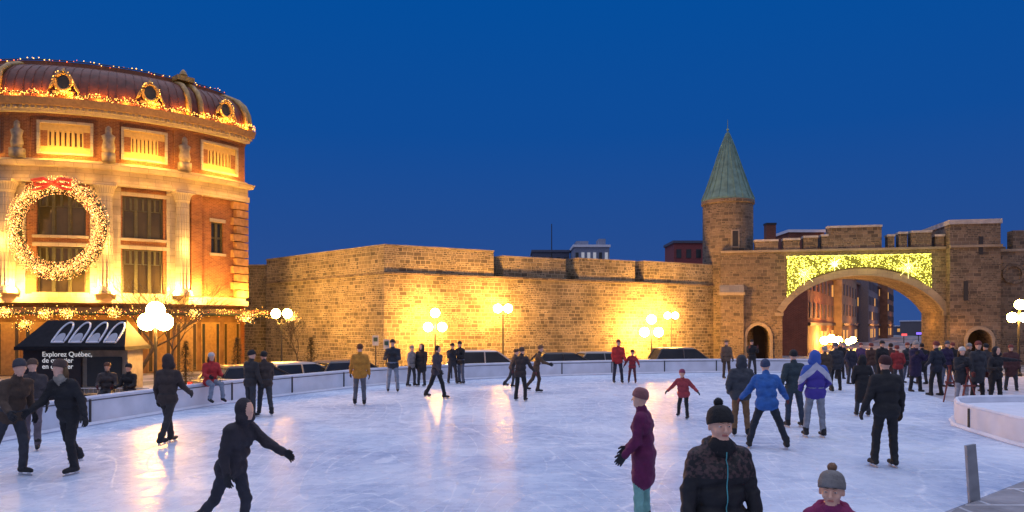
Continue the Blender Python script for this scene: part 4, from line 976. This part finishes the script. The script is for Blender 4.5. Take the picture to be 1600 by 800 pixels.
    if face:
        prims+=[hcap((-.010,-.096,-.02),(.010,-.096,-.02),.008,.008,sk),hcap((-.017,-.0835,-.049),(.017,-.0835,-.049),.0065,.0065,5),
            ('e',Hh(-.037,-.06,-.018),(.023*hs,)*3,sk),('e',Hh(.037,-.06,-.018),(.023*hs,)*3,sk),
            hcap((-.043,-.076,.04),(-.014,-.084,.037),.0065,.0065,sk),hcap((.043,-.076,.04),(.014,-.084,.037),.0065,.0065,sk)]
        sub=[(Hh(-.031,-.097,.017),.017*hs,.008),(Hh(.031,-.097,.017),.017*hs,.008)]
        if scarf is not None: prims+=[('c',T(0,0.01,.5),Hh(0,.0,-.13),.095,.08,4),hcap((0,-.02,-.15),(0,-.045,-.115),.07,.05,4)]
    if hood: prims+=[('e',hc+np.array([0,.045,.03]),(.115,.10,.135),0),('c',Hh(-.06,.02,-.08),Hh(.06,.02,-.08),.075,.075,0)]
    mz=min(a[0][2] for a in ank)
    base=(.09+(.045 if skates else 0))-mz
    off=np.array([0,0,base])
    if pose=='sit': off=np.array([0,0,.10])
    def sh_(p):
        if p[0]=='c': return ('c',np.array(p[1])+off,np.array(p[2])+off)+tuple(p[3:])
        return ('e',np.array(p[1])+off)+tuple(p[2:])
    prims=[sh_(p) for p in prims]; sub=[(c+off,r,k_) for c,r,k_ in sub]
    fine=cell<.012
    P,Qd,tag=sdfmesh(prims,cell,.022 if not fine else .018,.008,puff,(hc+off)[2]-.14*hs,sub,seed=x,zc=(.85 if fine and H>1.5 else None))
    jm=jmat or fab(jk); mats=[jm,fab(tr),SKIN,fab(BLACK if not skates else (.02,.02,.022)),fab(scarf or BLACK),mat('lips',(.5,.17,.13),.5,.1)]
    meshobj('body',P,Qd,tag,mats,t,s)
    HM=Matrix.Translation(Vector((hc+off)*s))@Matrix.Rotation(hy,4,'Z')@Matrix.Scale(s*hs,4)
    if hat is not None:
        mb=MB(); hm=fab(hat); n=24; mb.M=HM@Matrix.Translation(Vector((0,.014,.05)))@Matrix.Rotation(rad(-15),4,'X')@Matrix.Translation(Vector((0,-.014,-.05)))
        pr=[(.092,.022),(.101,.026),(.103,.04),(.103,.074),(.098,.083),(.096,.094),(.088,.118),(.07,.14),(.042,.154),(.008,.159)]
        mb.lathe(pr,n if not fine else 60,(0,.014,0),sx=.93,sy=1.08,flute=.03)
        ho=mb.obj('hat',hm,t,smooth=True,uv=False)
        if pom:
            mb2=MB(); mb2.M=mb.M; pr_=.034; c=Vector((0,.014,.178)); mb2.sphere(tuple(c),pr_,14,10)
            for q in range(500 if fine else 60):
                v=Vector((random.gauss(0,1),random.gauss(0,1),random.gauss(0,1))).normalized(); e=v.cross(Vector((.3,.2,1))).normalized()*.002; mb2.add([c+v*pr_*.8-e,c+v*pr_*.8+e,c+v*pr_*random.uniform(1.05,1.25)],[(0,1,2)])
            mb2.obj('pompom',fab(pom if pom is not True else hat),ho,uv=False)
    if hat is None and not hood:
        hcol=hair or (.03,.02,.015); mb=MB(); mb.M=HM
        mb.lathe([(.08,-.03),(.092,.0),(.094,.05),(.086,.09),(.06,.125),(.02,.14)],18,(0,.026,0),sx=.95,sy=1.0,flute=.03); mb.obj('hair',fab(hcol),t,smooth=True,uv=False)
    elif hair is not None:
        mb=MB(); mb.M=HM
        for q in range(14): a=pi*q/13; mb.tube([(.085*cos(a),.03+.07*sin(a),.03),(.095*cos(a),.03+.08*sin(a),-.08),(.09*cos(a),.04+.07*sin(a),-.2)],[.018,.024,.008],6)
        mb.obj('hair',fab(hair),t,smooth=True,uv=False)
    if pose!='pockets':
        gm=fab(BLACK if random.random()<.8 else (.12,.03,.03))
        for w_,d2,sd in wr:
            g=bpy.data.objects.new('glove',HAND[sd]); col.objects.link(g); g.parent=t; g.material_slots[0].link='OBJECT'; g.material_slots[0].material=gm
            g.location=Vector((w_+off)*s); g.rotation_mode='QUATERNION'; g.rotation_quaternion=Vector((0,0,-1)).rotation_difference(Vector(d2)); g.scale=(s*1.12,)*3
    if skates and pose!='sit':
        for an,sd in ank:
            a=(an+off)*s; mb=MB(); mb.box(a[0]-.003,a[0]+.003,a[1]-.2*s,a[1]+.1*s,a[2]-.135*s,a[2]-.108*s); mb.box(a[0]-.012,a[0]+.012,a[1]-.15*s,a[1]-.1*s,a[2]-.11*s,a[2]-.07*s); mb.box(a[0]-.012,a[0]+.012,a[1]+.02*s,a[1]+.07*s,a[2]-.11*s,a[2]-.07*s)
            mb.obj('skate_blade',mat('steel',(.5,.5,.52),.3,metal=.9),t,uv=False)
    if face:
        for sx in (-1,1):
            mb=MB(); mb.M=HM; mb.sphere((sx*.031,-.0755,.0165),.0125,16,12)
            e=mb.obj('eye',mat('eye_white',(.6,.55,.5),.2,.03),t,smooth=True,uv=False)
            mb=MB(); mb.M=HM; mb.sphere((sx*.031,-.0835,.0165),.0062,12,8); mb.obj('iris',mat('iris',(.04,.025,.02),.15),e,smooth=True,uv=False)
            mb=MB(); mb.M=HM
            for (a0,a1) in ((.25,1.4),(-1.4,-.42)):
                vs=[];nn=10;mm=5
                for j in range(mm+1):
                    el_=a0+(a1-a0)*j/mm
                    for i in range(nn+1):
                        az=-pi/2*1.0+(i/nn-.5)*2.6; q=.0138; vs.append((sx*.031+q*cos(el_)*cos(az),-.075+q*cos(el_)*sin(az),.0165+q*sin(el_)))
                mb.add(vs,[(j*(nn+1)+i,j*(nn+1)+i+1,(j+1)*(nn+1)+i+1,(j+1)*(nn+1)+i) for j in range(mm) for i in range(nn)])
            mb.obj('eyelid',SKIN,t,smooth=True,uv=False)
            mb=MB(); mb.M=HM; mb.tube([(sx*.013,-.0915,.04),(sx*.03,-.0895,.045),(sx*.048,-.078,.041)],[.002,.0028,.0015],6); mb.obj('eyebrow',mat('brow_hair',(.08,.05,.03),.8),t,smooth=True,uv=False)
    return t,P*s,tag
DG=(.04,.042,.05);BR=(.07,.045,.03);JE=(.09,.11,.16);LJ=(.22,.26,.33);RD=(.45,.03,.03);BL=(.03,.12,.38)
P_=person
P_(18,745,1.76,70,'skate',BR,DG,'skater in brown jacket and dark trousers gliding',hat=DG)
P_(50,702,1.66,30,'walk',(.06,.05,.05),(.12,.1,.12),'skater in dark jacket and grey trousers',hat=(.1,.06,.04))
P_(108,740,1.74,-15,'skate',BLACK,BLACK,'skater dressed in black with pale scarf',scarf=(.3,.27,.22),hair=(.12,.07,.03),hat=(.08,.05,.04),cell=.018)
P_(262,695,1.72,170,'walk',(.05,.035,.03),(.035,.03,.03),'skater in dark brown coat with arms lowered',hood=True)
P_(391,652,1.62,150,'stand',(.035,.03,.03),DG,'skater in black jacket beside a companion',hat=BLACK)
P_(414,650,1.62,-150,'walk',(.05,.035,.03),DG,'skater in dark coat beside a companion',hat=BLACK)
P_(362,846,1.5,70,'stoop',(.03,.025,.03),(.03,.03,.04),'skater in dark hooded clothes leaning into a stride',hood=True,cell=.016,bulk=1.1)
P_(562,634,1.7,185,'stand',(.5,.22,.03),(.12,.12,.14),'skater in mustard yellow jacket and grey trousers',hat=(.12,.05,.02),bulk=1.08)
P_(614,613,1.76,10,'cross',(.035,.04,.05),LJ,'man in dark jacket and faded jeans standing',hat=BLACK)
P_(643,604,1.5,60,'stand',(.3,.26,.24),DG,'person in pale beige jacket by the boards',hat=(.3,.25,.22))
P_(659,604,1.55,-20,'stand',BLACK,DG,'person in black parka by the boards',hood=True,coat=.2)
P_(682,623,1.66,60,'walk',(.06,.05,.06),BLACK,'skater in dark purple jacket walking sideways')
P_(707,600,1.55,20,'phone',DG,DG,'person in dark jacket leaning near the boards',hat=BLACK)
P_(720,600,1.62,-40,'cross',BLACK,JE,'person in black jacket near the boards',hat=BLACK)
P_(813,627,1.6,160,'glide',(.04,.03,.03),BLACK,'skater in dark jacket leaning into a turn',hat=(.1,.06,.04))
P_(838,614,1.6,85,'skate',(.1,.06,.035),BR,'skater in brown jacket striding across ice',hat=(.15,.09,.05))
P_(800,606,1.4,100,'skate',(.09,.06,.05),DG,'child in brown jacket skating near adults',hat=(.1,.05,.03),hs=1.15)
P_(965,599,1.68,5,'stand',RD,(.03,.03,.05),'skater in red jacket and dark trousers',hat=(.2,.04,.03),bulk=1.06)
P_(988,599,1.28,-15,'glide',(.3,.03,.04),(.1,.03,.04),'child in dark red jacket beside an adult',hat=(.1,.02,.02),hs=1.2)
P_(1006,822,1.52,-110,'stand',(.12,.01,.06),(.2,.42,.36),'skater in plum coat and pale green snow trousers',hat=(.25,.1,.1),cell=.014,coat=.3,bulk=1.08,extra=dict(ar=[(10,9,25,4),(4,9,18,4)]))
P_(1068,655,1.16,-30,'arms',(.36,.05,.06),BLACK,'child in pinkish red jacket with arms out',hat=(.25,.05,.1),cell=.016,hs=1.2,bulk=1.15)
P_(1157,682,1.62,170,'pockets',(.05,.055,.065),(.2,.11,.05),'skater in grey puffer jacket and tan trousers',hood=True,puff=.006,bulk=1.1,cell=.018)
P_(1198,702,1.66,172,'wide',BL,(.02,.025,.035),'skater in blue jacket with legs spread wide',hat=(.04,.06,.12),cell=.016,bulk=1.08)
P_(1241,668,1.68,185,'pockets',(.03,.05,.06),(.035,.05,.08),'man in dark teal parka and dark jeans',hat=BLACK,cell=.018,bulk=1.06)
def tri():
    m,nt,b=newmat('blue_white_jacket'); b.inputs['Roughness'].default_value=.8; N=nt.nodes.new;L=nt.links.new; tc=N('ShaderNodeTexCoord'); sp=N('ShaderNodeSeparateXYZ'); L(tc.outputs['Object'],sp.inputs[0])
    a=N('ShaderNodeMath'); a.operation='ABSOLUTE'; L(sp.outputs['X'],a.inputs[0]); q=N('ShaderNodeMath'); q.operation='MULTIPLY_ADD'; L(a.outputs[0],q.inputs[0]); q.inputs[1].default_value=.9; L(sp.outputs['Z'],q.inputs[2])
    r=N('ShaderNodeValToRGB'); mr=N('ShaderNodeMapRange'); mr.inputs['From Min'].default_value=.8; mr.inputs['From Max'].default_value=1.75; L(q.outputs[0],mr.inputs['Value']); L(mr.outputs[0],r.inputs['Fac']); r.color_ramp.interpolation='CONSTANT'
    e=r.color_ramp.elements; e[0].position=0; e[0].color=(.06,.04,.3,1); e[1].position=.62; e[1].color=(.5,.5,.6,1); k=e.new(.78); k.color=(.05,.12,.45,1); L(r.outputs[0],b.inputs['Base Color']); return m
P_(1274,684,1.72,178,'pockets',BL,(.24,.26,.3),'man in blue, white and violet jacket, grey jeans',hood=True,jmat=tri(),cell=.016,bulk=1.05)
P_(1385,731,1.74,180,'stand',BLACK,BLACK,'person dressed all in black with headband',hat=(.06,.02,.02),cell=.016,bulk=1.06,extra=dict(ar=[(0,18,10,4),(0,14,10,4)]))
P_(1348,651,1.5,170,'pockets',(.015,.015,.017),DG,'person in long black quilted coat',hood=True,coat=.38,puff=.006)
P_(1135,592,1.62,10,'stand',(.14,.09,.06),BR,'person in brown coat by the boards',hat=(.15,.1,.06))
P_(1175,588,1.6,0,'phone',BLACK,DG,'person in black jacket near the pedestrian door',hat=BLACK)
crowd=[(1290,612,1.6,180,'walk',BR,DG),(1306,610,1.68,170,'stand',DG,BLACK),(1312,592,1.62,0,'stand',BLACK,BLACK),(1330,600,1.55,20,'pockets',(.03,.03,.05),DG),(1362,596,1.6,180,'walk',(.08,.04,.03),DG),(1378,603,1.7,10,'stand',BLACK,BLACK),(1392,600,1.6,200,'stand',(.1,.04,.03),DG),(1403,606,1.55,170,'pockets',(.3,.03,.03),DG),(1418,598,1.6,20,'stand',DG,JE),(1430,612,1.74,10,'phone',(.03,.02,.06),BLACK),(1441,600,1.6,190,'stand',BLACK,DG),
(1463,618,1.76,200,'pockets',(.02,.025,.04),BLACK),(1478,604,1.7,15,'stand',(.03,.02,.06),JE),(1527,626,1.8,10,'stand',DG,BLACK),(1345,588,1.5,0,'stand',(.1,.05,.12),DG),(1318,586,1.5,0,'walk',(.12,.06,.04),DG),(1541,612,1.65,180,'stand',(.05,.04,.04),DG),(1488,598,1.6,180,'stand',BLACK,DG),(1512,604,1.65,30,'walk',BR,DG),(1580,610,1.6,-20,'stand',(.08,.03,.03),DG),(1425,590,1.5,0,'stand',(.06,.05,.05),DG)]
names={BR:'brown',DG:'dark grey',BLACK:'black'}
for i,c in enumerate(crowd):
    P_(*c,label='person in %s jacket and %s trousers in the crowd'%(names.get(c[5],'dark coloured'),'blue' if c[6]==JE else 'dark'),hat=random.choice([BLACK,(.2,.05,.04),(.1,.1,.12),None,(.3,.28,.26)]),skates=False,cell=.028,bulk=random.uniform(1.0,1.16),coat=random.choice([0,0,.12,.22]))
P_(1502,633,1.66,5,'cross',(.03,.03,.035),(.3,.3,.33),'woman in black jacket with white knitted hat',hat=(.6,.58,.55),hair=(.1,.05,.02),skates=False,coat=.1)
P_(1556,632,1.66,10,'point',(.02,.02,.024),BLACK,'person in black jacket stretching out one arm',hood=True,skates=False)
P_(-8.5,20.75,1.66,48,'sit',RD,LJ,'person in red jacket sitting on rink boards',hat=(.55,.5,.48),z=.64,world=True,hair=(.1,.05,.02),cell=.018,skates=False,bulk=1.08)
P_(at(168,20.6),20.6,1.66,20,'sit',(.06,.05,.05),DG,'person in dark jacket sitting on a bench',hat=(.12,.05,.03),z=.37,world=True,skates=False)
P_(at(203,20.6),20.6,1.6,-10,'sit',BLACK,DG,'person in black jacket sitting on a bench',hat=BLACK,z=.37,world=True,skates=False)
def wjacket():
    m,nt,b=newmat('patterned_jacket'); b.inputs['Roughness'].default_value=.7; N=nt.nodes.new;L=nt.links.new; tc=N('ShaderNodeTexCoord'); sp=N('ShaderNodeSeparateXYZ'); L(tc.outputs['Object'],sp.inputs[0])
    nn=N('ShaderNodeTexNoise'); nn.inputs['Scale'].default_value=34; nn.inputs['Detail'].default_value=4; L(tc.outputs['Object'],nn.inputs['Vector'])
    r=N('ShaderNodeValToRGB'); L(nn.outputs['Fac'],r.inputs['Fac']); e=r.color_ramp.elements; e[0].position=.46; e[0].color=(.010,.009,.010,1); e[1].position=.56; e[1].color=(.075,.042,.04,1)
    g=N('ShaderNodeMath'); g.operation='GREATER_THAN'; g.inputs[1].default_value=1.17; L(sp.outputs['Z'],g.inputs[0])
    mx=N('ShaderNodeMix'); mx.data_type='RGBA'; L(g.outputs[0],mx.inputs['Factor']); mx.inputs['A'].default_value=(.010,.010,.012,1); L(r.outputs[0],mx.inputs['B']); L(mx.outputs['Result'],b.inputs['Base Color'])
    n2=N('ShaderNodeTexNoise'); n2.inputs['Scale'].default_value=9; n2.inputs['Detail'].default_value=6; L(tc.outputs['Object'],n2.inputs['Vector']); bp=N('ShaderNodeBump'); bp.inputs['Strength'].default_value=.7; bp.inputs['Distance'].default_value=.03; L(n2.outputs['Fac'],bp.inputs['Height']); L(bp.outputs[0],b.inputs['Normal']); return m
wt,WP,wtag=P_(at(1123,5.48),5.48,1.60,5,'stand',BLACK,BLACK,'woman in black ski jacket, teal zip, beanie and neck warmer',hat=(.012,.012,.013),pom=True,world=True,cell=.0075,scarf=(.012,.012,.014),face=True,bulk=1.16,collar=1.0,jmat=wjacket(),extra=dict(ar=[(2,14,18,6),(2,14,18,6)]),hs=1.12)
pts=[]
for z in np.arange(.88,1.36,.02):
    m=(np.abs(WP[:,2]-z)<.012)&(np.abs(WP[:,0]-.01)<.03)
    if m.any(): pts.append((.012,WP[m][:,1].min()-.002,z))
mb=MB(); mb.tube(pts,.0045,6); mb.obj('zip',mat('teal_zip',(.08,.36,.38),.5),wt,uv=False,smooth=True)
P_(at(1300,5.1),5.1,1.2,-28,'stand',(.24,.02,.10),DG,'child in plum jacket with grey bobble hat looking aside',hat=(.2,.19,.18),pom=(.24,.14,.08),world=True,cell=.0075,face=True,bulk=1.3,collar=1.3,scarf=(.22,.02,.10),hs=1.38,z=.0,skates=False)

for xx,yy in ((1484,628),(1512,634)):
    X,Y=G(xx,yy); t=thing('folding_stand','dark red folding wooden stand by the ice','stand',(X,Y,0)); mb=MB()
    for a,b in (((-.25,-.1,0),(.05,0,1.1)),((.25,-.1,0),(-.05,0,1.1)),((0,.3,0),(0,0,1.1))): mb.tube([a,b],.02,5)
    mb.obj('leg_frame',mat('red_wood',(.2,.04,.03),.6),t); mb=MB(); mb.box(-.17,.17,-.09,-.05,.55,.6); mb.obj('crossbar',mat('red_wood',(.2,.04,.03),.6),t)

# ------------------------------------------------------------ camera
cd=bpy.data.cameras.new('Camera'); cam=bpy.data.objects.new('Camera',cd); col.objects.link(cam)
cam.location=(0,0,CH); cam.rotation_euler=(pi/2,0,0); cd.sensor_width=36; cd.lens=36*F/1600; cd.shift_y=109/1600; cd.clip_end=6000; cd.clip_start=.1
scene.camera=cam
scene.view_settings.view_transform='Standard'; scene.view_settings.look='None'; scene.view_settings.exposure=0
